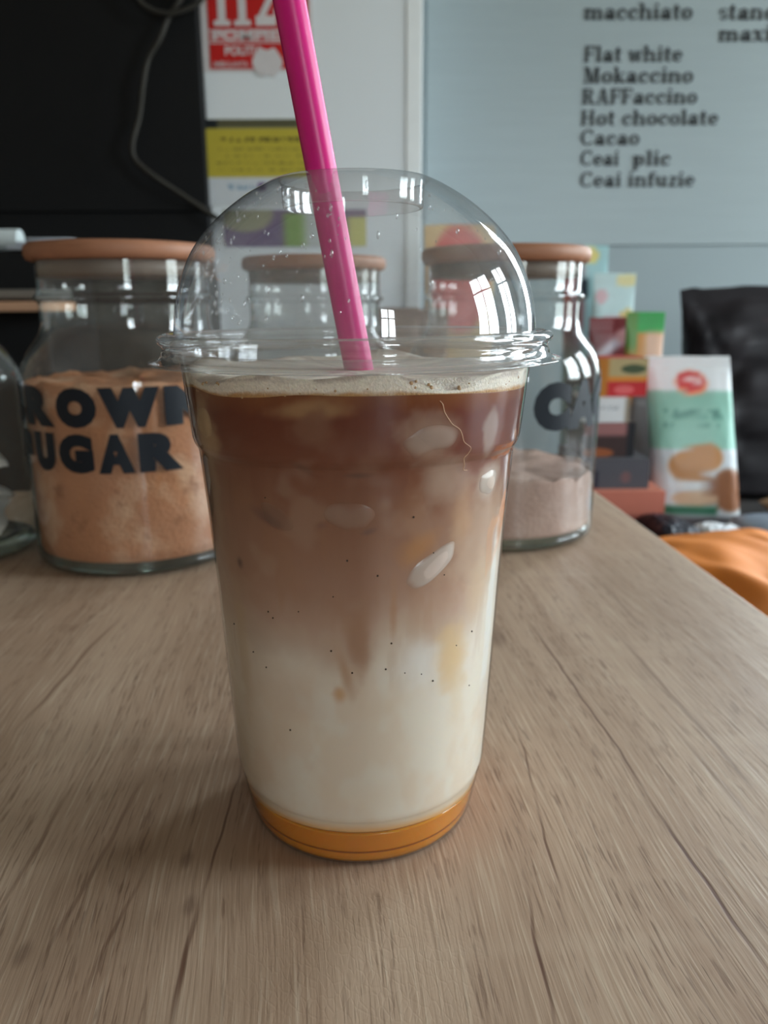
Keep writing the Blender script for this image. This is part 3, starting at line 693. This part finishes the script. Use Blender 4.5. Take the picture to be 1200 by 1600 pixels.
# right edge line of the table runs at 3.1 degrees; object origin at its far right corner
TH = R(3.09)
TO = Vector((.1711, .66, 0))
def tloc(px, py):
    d = fw + rt2*((px-600)/FPX) + up2*((800-py)/FPX); p = Vector((0, 0, EYE)) + d*(-EYE/d.z)
    q = Matrix.Rotation(-TH, 3, 'Z') @ (p-TO); return q.x, q.y
CRACKS = []
for a_, b_, hw, k_ in (((825, 970), (1010, 1242), .0007, .85), ((1005, 1235), (1195, 1512), .0009, 1.0), ((965, 992), (1181, 1240), .0013, .5), ((800, 1130), (834, 1243), .0006, .8), ((832, 1240), (877, 1392), .0006, .9),
                       ((821, 1380), (868, 1610), .0007, 1.0), ((378, 1185), (316, 1400), .0006, .8), ((317, 1395), (266, 1612), .0010, 1.0), ((191, 961), (30, 1133), .0012, .55),
                       ((110, 1230), (0, 1420), .0009, .5), ((230, 1200), (60, 1520), .0010, .45), ((240, 1330), (130, 1560), .0008, .5), ((1040, 1130), (1195, 1300), .0015, .35), ((930, 900), (1010, 985), .0014, .35)):
    CRACKS.append((*tloc(*a_), *tloc(*b_), hw, k_))
KNOTS = [(*tloc(772, 994), .006), (*tloc(292, 1343), .0018), (*tloc(35, 1490), .002), (*tloc(296, 1415), .0018)]
PATCH = tloc(560, 1540)
oak = build_table()
tb = empty('table', TO, (0, 0, TH)); tag(tb, 'pale oak laminate table top that carries the cup and the jars', 'table')
obj('tabletop', b2((-1.35, -1.1, -.028), (0, 0, 0), .0012), oak, tb, False)
obj('apron', b2((-1.30, -1.05, -.10), (-.05, -.05, -.028), .002), M['carcass'], tb, False)
for lx in (-1.25, -.10):
    for ly in (-1.0, -.10): obj('leg', b2((lx-.03, ly-.03, ZF), (lx+.03, ly+.03, -.10), .003), M['carcass'], tb, False)

# ------------------------------------------------------------------ glass jars
M['jar'] = thin('clear_jar_glass', (.97, .985, .98), .085, .02, .04, (.45, .52, .50), hcol=(.55, .6, .6), bump=.15, bscale=30)
M['jarbase'] = mat('thick_jar_glass', (150, 170, 160), .05, .5, trans=1.0, ior=1.5, var=.0)
M['wood'] = mat('acacia_lid', (158, 110, 84), .5, .35, var=.12, scale=30, stretch=(1, 6, 3))
M['seal'] = mat('clear_silicone', (120, 104, 94), .4, .4, var=0)
M['letter'] = mat('dark_label_vinyl', (20, 28, 38), .45, .4, var=.05)
JR = .0632
def jar_profile():
    return smooth_prof([(JR-.006, .0008), (JR-.002, .002), (JR, .006), (JR, .02), (JR, .06), (JR, .098), (JR-.0006, .109), (JR-.004, .119), (JR-.0095, .127), (JR-.0135, .1325), (JR-.0150, .138), (JR-.0150, .147), (JR-.0148, .1500),
                        (JR-.0128, .1515), (JR-.0128, .1535), (JR-.0148, .1555), (JR-.0150, .162), (JR-.0148, .172)], 3)
def jar(name, label, x, y, rz, words, a_off=0):
    r = empty(name, (x, y, 0), (0, 0, rz)); tag(r, label, 'jar', 'wooden lidded glass jars')
    obj('glass_body', lathe(jar_profile(), 128), M['jar'], r)
    obj('glass_base', lathe([(0, .0004), (JR-.009, .0004), (JR-.004, .0012), (JR-.0022, .004), (JR-.003, .0065), (0, .0062)], 96), M['jarbase'], r)
    obj('wooden_lid', lathe([(0, .1722), (.0495, .1722), (.0518, .1732), (.0530, .1755), (.0530, .1790), (.0522, .1808), (.0505, .1818), (0, .1818)], 96), M['wood'], r)
    obj('lid_seal', lathe([(0, .1640), (.0455, .1640), (.0472, .1650), (.0472, .1720), (0, .1721)], 64), M['seal'], r)
    for text, a0, a1, z0, h, off in words:
        a0 += a_off; a1 += a_off       # angles from the camera-facing side, clockwise seen from above = to the right
        bm = text_mesh(text, 1, off, 4); wd = R(a1-a0)*JR
        fit_text(bm, wd, h)
        x_ = .0025
        while x_ < wd:
            bmesh.ops.bisect_plane(bm, geom=bm.verts[:]+bm.edges[:]+bm.faces[:], plane_co=(x_, 0, 0), plane_no=(1, 0, 0)); x_ += .0025
        for v in bm.verts:
            t = R(a0)+v.co.x/JR; rr = JR+.0004
            v.co = Vector((rr*math.sin(t), -rr*math.cos(t), z0+v.co.y))
        obj('lettering', bm, M['letter'], r)
    return r
LJ = (at(185, 385, .478).x+.0015, .4785); RJ = (at(790, 385, .520).x, .5205); MJ = (at(490, 387, .605).x, .606)
def wordset(base, spec): return spec
def letters(spec, z0, h): return [(c, a, b, z0, h, .085 if c in 'GBR' else .105) for c, a, b in spec]
jar('sugar_jar', 'left glass jar with wooden lid and black words BROWN SUGAR', *LJ, 0,
    letters([('B', -92, -67), ('R', -65, -41.5), ('O', -40, -18.5), ('W', -17.5, 11.5), ('N', 13.5, 39)], .0850, .0214)
    + letters([('S', -80, -62), ('U', -59, -43.5), ('G', -41, -22), ('A', -20, -2.5), ('R', -.5, 21)], .0603, .0214), 18)
jar('cocoa_jar', 'right glass jar with wooden lid and large letters CACAO behind the cup', *RJ, 0,
    letters([('C', 17.5, 41), ('A', 38.5, 65), ('C', 63, 87), ('A', 86, 112), ('O', 112, 136)], .0750, .0290), -8.4)
jar('middle_jar', 'glass jar with wooden lid right behind the pink straw, seen through the dome', *MJ, R(0), [])
def powder(name, label, loc, r, z0, z1, m, seed, slope=0, rough=.0015, group=None):
    bm = bmesh.new(); n = 96; rings = []
    prof = [(r*.9, z0), (r, z0+.002)]+[(r, z0+.002+(z1-z0-.002)*i/14) for i in range(1, 15)]
    tops = [(r*f_, z1) for f_ in (.985, .95, .9, .8, .65, .5, .35, .2, .08)]
    allp = prof+tops
    for q, (rr, z) in enumerate(allp):
        row = []
        for i in range(n):
            t = 2*math.pi*i/n; xx, yy = rr*math.cos(t), rr*math.sin(t); zz = z
            if q >= len(prof)-1:
                zz = z + (fbm(np.array([xx*120+seed]), np.array([yy*120]))[0]-.5)*rough*4 + slope*xx - .003*(1-(rr/r))
            row.append(bm.verts.new((xx, yy, zz)))
        rings.append(row)
    for a_, b__ in zip(rings, rings[1:]):
        for i in range(n): bm.faces.new((a_[i], a_[(i+1) % n], b__[(i+1) % n], b__[i]))
    bm.faces.new(rings[-1]); bm.faces.new(rings[0][::-1])
    o = obj(name, bm, m, None, True, loc); return tag(o, label, 'powder', None, 'stuff')
def lumpy(name, c1, c2, c3, sc):
    m = mat(name, c1, .9, .15, bump=.8, bscale=500, var=.1, scale=60); nt = m.node_tree; b = nt.nodes['Principled BSDF']
    old = b.inputs['Base Color'].links[0].from_socket
    t = nt.nodes.new('ShaderNodeTexCoord'); cur = old
    for c, s_, lo, hi in ((c2, sc, .52, .66), (c3, sc*2.2, .60, .70)):
        n = nt.nodes.new('ShaderNodeTexNoise'); n.inputs['Scale'].default_value = s_; n.inputs['Detail'].default_value = 4; nt.links.new(t.outputs['Object'], n.inputs[0])
        r_ = nt.nodes.new('ShaderNodeMapRange'); r_.inputs[1].default_value = lo; r_.inputs[2].default_value = hi; r_.inputs[4].default_value = .7; nt.links.new(n.outputs[0], r_.inputs[0])
        mx = nt.nodes.new('ShaderNodeMix'); mx.data_type = 'RGBA'; nt.links.new(r_.outputs[0], mx.inputs[0]); nt.links.new(cur, mx.inputs[6]); mx.inputs[7].default_value = (*lin(c), 1); cur = mx.outputs[2]
    nt.links.new(cur, b.inputs['Base Color']); return m
powder('brown_sugar', 'brown sugar filling the left jar to below its shoulder', (*LJ, 0), JR-.0022, .0068, .1075, lumpy('brown_sugar_grains', (190, 128, 90), (222, 178, 146), (148, 92, 60), 38), 1, .012)
powder('cocoa_powder', 'pale brown cocoa powder in the lower part of the right jar', (*RJ, 0), JR-.0022, .0068, .0455, lumpy('cocoa_powder_grains', (186, 154, 142), (196, 168, 156), (166, 132, 120), 30), 5, -.05)
powder('coffee_grounds', 'dark brown contents of the jar right behind the straw', (*MJ, 0), JR-.0022, .0068, .100, lumpy('coffee_grounds_grains', (90, 66, 52), (110, 84, 66), (66, 46, 36), 40), 9)

# far left clear canister with sachets
FX, FY = at(-84, 800, .47).x, .475
cn = empty('glass_canister', (FX, FY, 0)); tag(cn, 'clear glass canister with paper sachets, cut by the left edge', 'jar')
obj('glass_body', lathe(smooth_prof([(.043, .0008), (.048, .003), (.050, .010), (.050, .05), (.050, .10), (.048, .113), (.041, .124), (.034, .131), (.031, .138), (.031, .147), (.034, .149), (.034, .152)], 3), 96), M['jar'], cn)
obj('glass_base', lathe([(0, .0004), (.044, .0006), (.0475, .004), (.046, .0065), (0, .006)], 64), M['jarbase'], cn)
obj('glass_stopper', lathe(smooth_prof([(0, .1525), (.033, .1525), (.033, .156), (.012, .160), (.010, .165), (.014, .171), (.012, .178), (0, .181)], 3), 48), M['jar'], cn)
def sach(c1, c2):
    def f(u, v):
        c = paint(u, v, (206, 206, 200)); put(c, ell(u, v, .7, .75, .25, .16), c1); put(c, ell(u, v, .45, .4, .2, .12)*.7, c2); return c
    return f
specs = [((FX+.012, FY-.020, .024), (.058, .050, .010), 20, (206, 206, 204), (200, 200, 200), R(12), 'white paper sachet lying lowest in the clear canister'),
         ((FX+.010, FY-.014, .046), (.056, .05, .010), -25, (190, 190, 186), (196, 196, 190), R(-25), 'white paper sachet second from the bottom in the clear canister'),
         ((FX+.016, FY-.018, .066), (.05, .05, .009), 35, (200, 196, 180), (190, 190, 180), R(20), 'cream paper sachet in the middle of the clear canister'),
         ((FX+.014, FY-.022, .092), (.048, .040, .008), -8, (190, 110, 90), (70, 140, 80), R(62), 'printed sachet with red and green marks, upright in the clear canister')]
for q, (c, s, rz, c1, c2, tx, lb) in enumerate(specs):
    pillow('paper_sachet', lb, 'sachet', c, s, R(rz), sach(c1, c2), M['attrm'], seed=q+2, crumple=.08, tiltx=tx, n=20)['group'] = 'sachets in the clear canister'

# ------------------------------------------------------------------ the cup, its lid, straw and drink
CX, CY = -.00726, .21484
M['pet'] = thin('clear_pet_cup', (.985, .985, .98), .055, .03, .004, (.80, .80, .78), bump=.05, bscale=50)
M['petlid'] = thin('clear_pet_dome', (.97, .98, .985), .10, .015, .075, (.80, .84, .87), bump=.12, bscale=55, hcol=(.7, .76, .82))
M['petrim'] = thin('clear_pet_rim', (.975, .98, .985), .12, .05, .08, (.80, .83, .84), bump=.25, bscale=90, hcol=(.85, .87, .88))
CUP = [(.0290, .0022), (.0318, .0004), (.0329, .0010), (.0337, .0028), (.0342, .0050), (.0349, .0085), (.0357, .0125), (.0362, .0152), (.0366, .0160), (.0369, .0172), (.0371, .0190), (.0377, .0284),
       (.0391, .0547), (.0401, .0743), (.0413, .0931), (.0427, .1105), (.0429, .1118), (.0433, .1124), (.0439, .1135), (.0443, .1150), (.0449, .1210), (.0457, .1293), (.0464, .1340), (.0470, .1360)]
cz, crr = [p[1] for p in CUP[1:]], [p[0] for p in CUP[1:]]
def cup_r(z): return float(np.interp(z, cz, crr))
cup = empty('plastic_cup', (CX, CY, 0)); tag(cup, 'clear plastic takeaway cup of iced coffee standing in the middle of the table', 'cup')
prof = [CUP[0]]
for a_, b__ in zip(CUP, CUP[1:]):
    n_ = max(1, int(abs(b__[1]-a_[1])/.004))
    for i in range(1, n_+1): prof.append((a_[0]+(b__[0]-a_[0])*i/n_, a_[1]+(b__[1]-a_[1])*i/n_))
obj('cup_wall', lathe(prof, 160), M['pet'], cup)
obj('cup_floor', lathe([(0, .0045), (.018, .0042), (.027, .0032), (.0290, .0022)], 96), M['pet'], cup)
obj('rolled_rim', lathe(smooth_prof([(.0470, .1360), (.0478, .1366), (.0484, .1360), (.0484, .1350), (.0478, .1345)], 4), 128), M['petrim'], cup)

lid = empty('dome_lid', (CX, CY, .1355), (R(0), R(-.35), 0)); tag(lid, 'clear domed plastic lid with a straw hole, pressed on the cup', 'lid')
ZL0 = -.1355
dome = smooth_prof([(.0472, .1412), (.0470, .1440), (.0464, .1480), (.0453, .1525), (.0437, .1568), (.0414, .1612), (.0381, .1655), (.0338, .1697), (.0287, .1736), (.0240, .1764), (.0212, .1778), (.0196, .1784), (.0188, .1783)], 4)
obj('dome', lathe([(r_, z+ZL0) for r_, z in dome], 160), M['petlid'], lid)
obj('straw_hole_collar', lathe([(r_, z+ZL0) for r_, z in smooth_prof([(.0188, .1783), (.0184, .1776), (.0182, .1755), (.0180, .1722), (.0176, .1716), (.0170, .1715)], 4)], 128), M['petrim'], lid)
skirt = smooth_prof([(.0472, .1412), (.0478, .1405), (.0490, .1407), (.0503, .1411), (.0513, .1406), (.0517, .1396), (.0513, .1388), (.0506, .1382), (.0504, .1374), (.0508, .1364), (.0511, .1356), (.0516, .1349), (.0527, .1345), (.0538, .1343), (.0541, .1340), (.0538, .1338), (.0527, .1340)], 4)
obj('snap_skirt', lathe([(r_, z+ZL0) for r_, z in skirt], 192), M['petrim'], lid)
inner = smooth_prof([(.0474, .1408), (.0480, .1392), (.0490, .1384), (.0494, .1374), (.0486, .1364), (.0492, .1354), (.0500, .1350)], 4)
obj('inner_groove', lathe([(r_, z+ZL0) for r_, z in inner], 160), M['petrim'], lid)
t_ = R(38); rr = .0511
obj('vent_notch', tube([(rr*math.sin(t_), -rr*math.cos(t_), ZL0+.1352+.0006*i) for i in range(6)], .0007, 8), M['petrim'], lid)
# moisture beads inside the lid
dm = bmesh.new()
for _ in range(150):
    side = random.random()
    t_ = R(random.gauss(-38, 14)) if side < .45 else (R(random.uniform(-62, 62)))
    z = random.uniform(.144, .174); rr = float(np.interp(z, [p[1] for p in dome], [p[0] for p in dome]))-.0003
    s_ = random.choice((.00016, .00022, .0003, .0004))
    r_ = bmesh.ops.create_icosphere(dm, subdivisions=1, radius=s_)
    bmesh.ops.transform(dm, matrix=Matrix.Translation((rr*math.sin(t_), -rr*math.cos(t_), z+ZL0)) @ Matrix.Diagonal((1, 1, random.uniform(1, 2.4), 1)), verts=r_['verts'])
tag(obj('moisture_beads', dm, M['petrim'], lid), kind='stuff')

# straw
M['straw'] = mat('pink_straw_plastic', (226, 28, 132), .35, .5, var=.03, scale=30, sss=.25, sssr=(1, .3, .5), sscale=.002)
s0, s1 = Vector((-.02475, .2146, .2330)), Vector((-.00640, .2182, .1290))
s2 = s1+(s1-s0)*.55
n_ = 40; bm = bmesh.new(); dirv = (s2-s0).normalized(); A_ = dirv.orthogonal().normalized(); B_ = dirv.cross(A_)
rings = []
for (rr, ts) in ((.0040, [i/30 for i in range(31)]), (.0037, [1-i/30 for i in range(31)])):
    for t in ts: rings.append([bm.verts.new(s0+(s2-s0)*t+(A_*math.cos(2*math.pi*i/n_)+B_*math.sin(2*math.pi*i/n_))*rr-s0) for i in range(n_)])
rings.append(rings[0])
for a_, b__ in zip(rings, rings[1:]):
    for i in range(n_): bm.faces.new((a_[i], a_[(i+1) % n_], b__[(i+1) % n_], b__[i]))
tag(obj('straw', bm, M['straw'], None, True, s0), 'pink plastic straw leaning through the hole of the dome lid', 'straw')

# drink: layered milk, coffee and syrup; the liquid's own colours, plus warm bounce light painted on the left
def liquid_colour(th, z):
    """th degrees from the camera-facing side (+ right), z in mm -> linear albedo"""
    wz = z + (fbm(th/9+3, z/9+1)-.5)*5
    stops = [(-5, (.80, .73, .63)), (40, (.80, .73, .63)), (54, (.79, .71, .62)), (60, (.74, .64, .54)), (66, (.60, .455, .36)), (72, (.50, .33, .25)), (80, (.41, .235, .165)), (92, (.335, .168, .108)), (102, (.265, .112, .064)),
             (112, (.195, .058, .028)), (118, (.165, .036, .015)), (124, (.150, .025, .008)), (130, (.25, .08, .02))]
    # milk line rises and falls around the cup
    shift = np.interp(th, [-180, -90, -60, -42, -20, -6, 2, 9, 20, 30, 40, 52, 60, 66, 75, 180], [0, 0, 5, 1.5, 1, -1, -6, 5, 6, 4, 2, 6, 20, 30, 26, 0])
    low = np.interp(wz, [50, 75, 110], [1, 1, .0])
    zz = wz - shift*low
    c = np.stack([np.interp(zz, [s_[0] for s_ in stops], [s_[1][k_] for s_ in stops]) for k_ in range(3)], -1)
    def blob(cx, cz, rx, rz_, col, k_=1., rot=0, soft=.5, w_=.35):
        x = (th-cx)*.72; y = (z-cz); a = R(rot); X = x*math.cos(a)+y*math.sin(a); Y = -x*math.sin(a)+y*math.cos(a)
        d = np.sqrt((X/(rx*.72))**2+(Y/rz_)**2)*(1+(fbm(th/6+cx, z/4+cz)-.5)*w_*2)
        mk = (1-sm(1-soft, 1+soft*.4, d))*k_
        c[:] = c*(1-mk[..., None])+np.array(col)*mk[..., None]
    # broad clouds of milk in coffee
    n1 = sm(.5, .72, fbm(th/16+20, z/11+5))*np.interp(z, [60, 72, 112, 120], [0, 1, .8, 0])
    c += (np.array((.50, .34, .25))-c)*(n1*.30)[..., None]
    n2 = sm(.55, .7, fbm(th/7+40, z/22+2))*np.interp(z, [50, 62, 105, 115], [0, 1, .7, 0])
    c += (np.array((.40, .20, .10))-c)*(n2*.22)[..., None]
    # right part is milkier and more golden
    blob(55, 88, 22, 20, (.58, .42, .30), .55, 0, .6)
    blob(39, 60, 9, 11, (.72, .50, .26), .85, 8, .7)
    blob(43, 48, 5, 10, (.74, .60, .42), .5, 0, .8)
    blob(52, 78, 8, 10, (.66, .48, .32), .5, 0, .8)
    blob(22, 92, 8, 3.5, (.50, .24, .09), .6, 35, .8)
    blob(40, 98, 6, 9, (.56, .32, .16), .5, 0, .8)
    blob(66, 62, 5, 30, (.82, .80, .76), .95, 0, .35)
    blob(31, 108, 10, 7, (.48, .34, .26), .6, -20, .6); blob(54, 106, 8, 5, (.58, .46, .38), .65, 30, .5); blob(24, 119, 10, 6, (.40, .26, .19), .65, 0, .6); blob(48, 119, 4, 7, (.46, .36, .32), .65, 0, .4)
    blob(-56, 118, 9, 9, (.52, .34, .18), .8, 0, .7); blob(-60, 104, 6, 14, (.44, .30, .18), .5, 0, .7); blob(-50, 60, 5, 20, (.55, .38, .20), .45, 0, .7)
    blob(-11.5, 125.0, 13, 2.6, (.48, .28, .13), .65, 0, .7); blob(-11.5, 121, 7.5, 4.5, (.22, .09, .05), .9, 0, .5)
    # warm coffee haze in the milk; its left blob paints in warm bounce light
    n3 = sm(.42, .7, fbm(th/11+60, z/13+8))*np.interp(z, [8, 20, 55, 64], [.6, 1, 1, 0])
    c += (np.array((.74, .58, .44))-c)*(n3*.45)[..., None]
    blob(-42, 38, 20, 24, (.70, .52, .38), .45, 0, .9); blob(-24, 52, 12, 8, (.66, .50, .38), .4, 0, .9); blob(24, 62, 9, 7, (.84, .82, .80), .6, 0, .8); blob(3, 24, 25, 5, (.76, .62, .48), .35, 0, .9)
    # drips of coffee into the milk
    blob(1.5, 70, 4.5, 9, (.40, .22, .14), .75, 0, .7); blob(-3.5, 60, 2.6, 8, (.50, .30, .19), .75, 14, .8); blob(-6, 54.5, 2.3, 2.6, (.60, .32, .14), .8, 0, .9)
    blob(13.7, 76, 1.5, 9, (.46, .24, .13), .6, 0, .8); blob(-40, 67, 9, 7, (.52, .40, .32), .4, 0, .8)
    blob(8, 50, 14, 3, (.74, .60, .46), .35, 12, .9)
    blob(2, 110.5, 5.5, .8, (.12, .05, .035), .7, 0, .9); blob(-15, 112, 4, 1.2, (.15, .06, .04), .6, -30, .9); blob(-46, 85.5, 1.8, 1.6, (.10, .05, .04), .8, 0, .9)
    blob(-29, 99, 7.5, 1.7, (.17, .08, .06), .75, -22, .8); blob(5, 97, 3, .9, (.18, .10, .08), .7, 15, .9); blob(-10, 98.5, 2, 1, (.2, .11, .09), .5, 0, .9)
    # warm rim of the syrup seen through the milk foot
    k_ = sm(18, 14.5, z); c += (np.array((.74, .56, .38))-c)*(k_*.5)[..., None]
    k_ = sm(14.2+1.2*np.cos(np.radians(th*2)), 12.2, z); c += (np.array((.78, .40, .12))-c)*(k_*.85)[..., None]
    return np.clip(c, 0, 1)
NT, NZ = 420, 330
gap = .00055
z0_, z1_ = .0118, .1283
bm = bmesh.new(); rings = []; meta = []
for j in range(NZ+1):
    z = z0_+(z1_-z0_)*j/NZ; row = []
    for i in range(NT):
        th = -180+360*i/NT; t = R(th)
        zz = z if j > 0 else z+.0008*math.cos(2*t)
        top = .0006*math.sin(t*3+1)*(j/NZ)**8 + .0011*math.exp(-((th+58)/9)**2)*(j/NZ)**10 + .0005*math.exp(-((th+14)/10)**2)*(j/NZ)**10
        rr = cup_r(z)-gap
        row.append(bm.verts.new((rr*math.sin(t), -rr*math.cos(t), zz+top))); meta.append((th, z*1000))
    rings.append(row)
for a_, b__ in zip(rings, rings[1:]):
    for i in range(NT): bm.faces.new((a_[i], a_[(i+1) % NT], b__[(i+1) % NT], b__[i]))
bm.faces.new(rings[0][::-1]); bm.faces.new(rings[-1])
M['latte'] = mat('layered_latte', (255, 255, 255), .35, .35, var=.0, attr='print', sss=.35, sssr=(1, .8, .6), sscale=.0025)
dr = empty('iced_latte', (CX, CY, 0)); tag(dr, 'layered iced latte, brown coffee above white milk, inside the clear cup', 'drink')
lt = obj('milk_and_coffee', bm, M['latte'], dr)
meta = np.array(meta); colour_attr(lt.data, liquid_colour(meta[:, 0], meta[:, 1]))
# syrup at the foot
M['syrup'] = mat('amber_syrup', (244, 154, 56), .10, .5, var=.06, scale=60, trans=.30, ior=1.35, sss=.5, sssr=(1, .45, .12), sscale=.006)
sp = [(0, .0050)]+[(.020, .0047), (.0285, .0030)]+[(cup_r(z)-gap, z) for z in np.linspace(.0012, .0116, 14)]+[(0, .0117)]
obj('syrup_layer', lathe(sp, 128), M['syrup'], dr)['label'] = 'amber syrup at the foot of the drink'
obj('refraction_ring', lathe([(cup_r(z)-gap+.00008, z) for z in (.0046, .0049, .0052)], 128), mat('refraction_line', (150, 84, 34), .3, .4), dr)  # added ring: dark refraction line of the cup floor edge, painted as colour
# foam: a crema ring that clings to the wall, and bubbly froth above it
def foam_colour(th, h):
    c = np.zeros((len(th), 3)); c[:] = (.93, .84, .73)
    k_ = 1-sm(.02, .34, h+(fbm(th/5, h*2)-.5)*.3); c += (np.array((.55, .30, .12))-c)*k_[:, None]
    k_ = sm(.6, .9, h)*sm(.4, .6, fbm(th/6+9, h*3)); c += (np.array((.40, .30, .26))-c)*(k_*.6)[:, None]; return c
bm = bmesh.new(); rings = []; meta = []
for j in range(17):
    h = j/16; row = []
    for i in range(NT):
        th = -180+360*i/NT; t = R(th)
        base = .12815+.0006*math.sin(t*3+1)+.0011*math.exp(-((th+58)/9)**2)+.0006*math.exp(-((th+14)/10)**2)
        topz = .1322+.0010*math.sin(t*4+2)+.0008*math.sin(t*9)-.0012*math.exp(-((th-28)/9)**2)
        z = base+(topz-base)*h; rr = cup_r(z)-gap*.8-.0022*max(0, h-.55)**1.5
        row.append(bm.verts.new((rr*math.sin(t), -rr*math.cos(t), z))); meta.append((th, h))
    rings.append(row)
for q, (f_, dz) in enumerate(((.95, -.0004), (.85, -.0010), (.6, -.0014), (.3, -.0014), (.1, -.0014))):
    row = []
    for i in range(NT):
        th = -180+360*i/NT; t = R(th); rr = .0445*f_
        row.append(bm.verts.new((rr*math.sin(t), -rr*math.cos(t), .1322+dz+.0006*(fbm(np.array([rr*math.sin(t)*150+9]), np.array([rr*math.cos(t)*150+9]))[0]-.5)))); meta.append((th, .8))
    rings.append(row)
for a_, b__ in zip(rings, rings[1:]):
    for i in range(NT): bm.faces.new((a_[i], a_[(i+1) % NT], b__[(i+1) % NT], b__[i]))
bm.faces.new(rings[-1])
M['foam'] = mat('coffee_foam', (255, 255, 255), .7, .3, var=.12, scale=1600, attr='print', bump=.5, bscale=1800, sss=.3, sssr=(1, .7, .5), sscale=.0015)
fo = obj('foam', bm, M['foam'], dr); meta = np.array(meta); colour_attr(fo.data, foam_colour(meta[:, 0], meta[:, 1]))
fo['label'] = 'pale tan coffee foam clinging to the wall'
# bubbles along the foam line
bb = bmesh.new()
for _ in range(60):
    th = random.uniform(-70, 70); t = R(th); z = .1283+.0006*math.sin(t*3+1)+random.uniform(-.0002, .0030); rr = cup_r(z)-.0008
    r_ = bmesh.ops.create_icosphere(bb, subdivisions=2, radius=random.uniform(.00018, .0005))
    bmesh.ops.translate(bb, vec=(rr*math.sin(t), -rr*math.cos(t), z), verts=r_['verts'])
tag(obj('foam_bubbles', bb, mat('foam_bubble_skin', (196, 160, 120), .25, .5, var=.1), dr), kind='stuff')
# vanilla specks against the wall
SPK = [(-43.1, 61.4), (-8.5, 66.3), (13.1, 68), (18.4, 59.4), (11.1, 61.1), (25.1, 58.2), (30.2, 55.5), (41, 63.4), (50, 65.4), (51, 49.4), (-26.9, 42), (-55.9, 66.5), (-7.1, 80.7), (-33, 74.4), (28, 90.3), (-29.6, 104.2), (-1.1, 60.5), (-36.4, 58.4), (8.1, 86), (-20, 76), (-2, 90), (20, 100), (33, 84), (-31, 73)]
sb = bmesh.new()
for th, z in SPK:
    t = R(th); z *= .001; rr = cup_r(z)-gap+.00005
    r_ = bmesh.ops.create_icosphere(sb, subdivisions=1, radius=random.choice((.00019, .00024, .00028)))
    bmesh.ops.translate(sb, vec=(rr*math.sin(t), -rr*math.cos(t), z), verts=r_['verts'])
tag(obj('vanilla_specks', sb, mat('vanilla_speck', (50, 32, 24), .7, .2), dr), kind='stuff')

# ice cubes pressed against the wall
ICE = [(28.5, 88.0, (.0145, .0060, .0068), 38, (.66, .60, .56), .00052, .60, 'pale oval ice piece low on the right side of the drink'),
       (-27.5, 100.5, (.0120, .0060, .0070), -28, (.20, .11, .08), .00040, .45, 'dark-edged oval ice piece on the left side of the drink'),
       (-1.0, 102.0, (.0110, .0060, .0105), 0, (.36, .24, .19), .00040, .5, 'round brownish ice piece in the middle of the drink'),
       (24.0, 119.6, (.0130, .0060, .0085), 10, (.42, .32, .27), .00045, .6, 'greyish ice piece high on the right under the foam'),
       (53.0, 106.0, (.0080, .0050, .0070), 25, (.62, .54, .48), .00045, .6, 'small pale ice piece near the right wall of the cup'),
       (-56.0, 122.0, (.0085, .0050, .0090), 0, (.58, .42, .24), .00045, .6, 'tan ice piece under the foam at the far left wall')]
M['ice'] = mat('coffee_filmed_ice', (255, 255, 255), .25, .5, var=.03, scale=200, attr='print', sss=.4, sssr=(1, .8, .7), sscale=.003)
for th, z, s, rot, icol, pr, kk, lb in ICE:
    bm = bmesh.new(); bmesh.ops.create_icosphere(bm, subdivisions=5, radius=1)
    for v in bm.verts:
        q = v.co.copy(); q *= 1+.10*(vnoise(np.array([q.x*2.5+th]), np.array([q.z*2.5+z]))[0]-.5)
        v.co = Vector((q.x*s[0], q.y*s[1], q.z*s[2]))
    M_ = Matrix.Rotation(R(th), 4, 'Z') @ Matrix.Rotation(-R(rot), 4, 'Y')
    bmesh.ops.transform(bm, matrix=M_, verts=bm.verts)
    t = R(th); zz = z*.001; rr = cup_r(zz)-gap-s[1]+pr
    o = obj('ice_cube', bm, M['ice'], None, True, (CX+rr*math.sin(t), CY-rr*math.cos(t), zz))
    # the film of coffee is thick at the rim of the piece and thin where the ice touches the wall
    co = np.array([v.co[:] for v in o.data.vertices])+np.array((rr*math.sin(t), -rr*math.cos(t), zz))
    ta = np.degrees(np.arctan2(co[:, 0], -co[:, 1])); lc = liquid_colour(ta, co[:, 2]*1000)
    ex = np.hypot(co[:, 0], co[:, 1])-np.array([cup_r(v) for v in co[:, 2]])+gap
    k_ = (sm(-.0001, pr*.6, ex)*kk)[:, None]
    colour_attr(o.data, lc*(1-k_)+np.array(icol)*k_)
    tag(o, lb, 'ice', 'ice pieces in the drink')

# a stray fibre stuck on the outside of the cup
def onwall(th, z, off=.00015): t = R(th); rr = cup_r(z*.001)+off; return (CX+rr*math.sin(t), CY-rr*math.cos(t), z*.001)
fp = [(25.6, 127.2), (26.6, 126.4), (27.4, 124.6), (29.1, 122.8), (30.5, 121.6), (33.0, 120.4), (34.2, 119.0), (35.3, 117.2), (38.2, 115.6), (37.4, 114.2), (36.2, 113.2), (37.6, 111.4), (37.4, 110.2), (39.0, 109.9)]
tag(obj('stray_fibre', tube(curve_pts([onwall(*p) for p in fp], 5), .00009, 6), mat('fibre_tan', (206, 170, 140), .5, .3)), 'thin curly fibre stuck to the upper right of the cup', 'fibre')
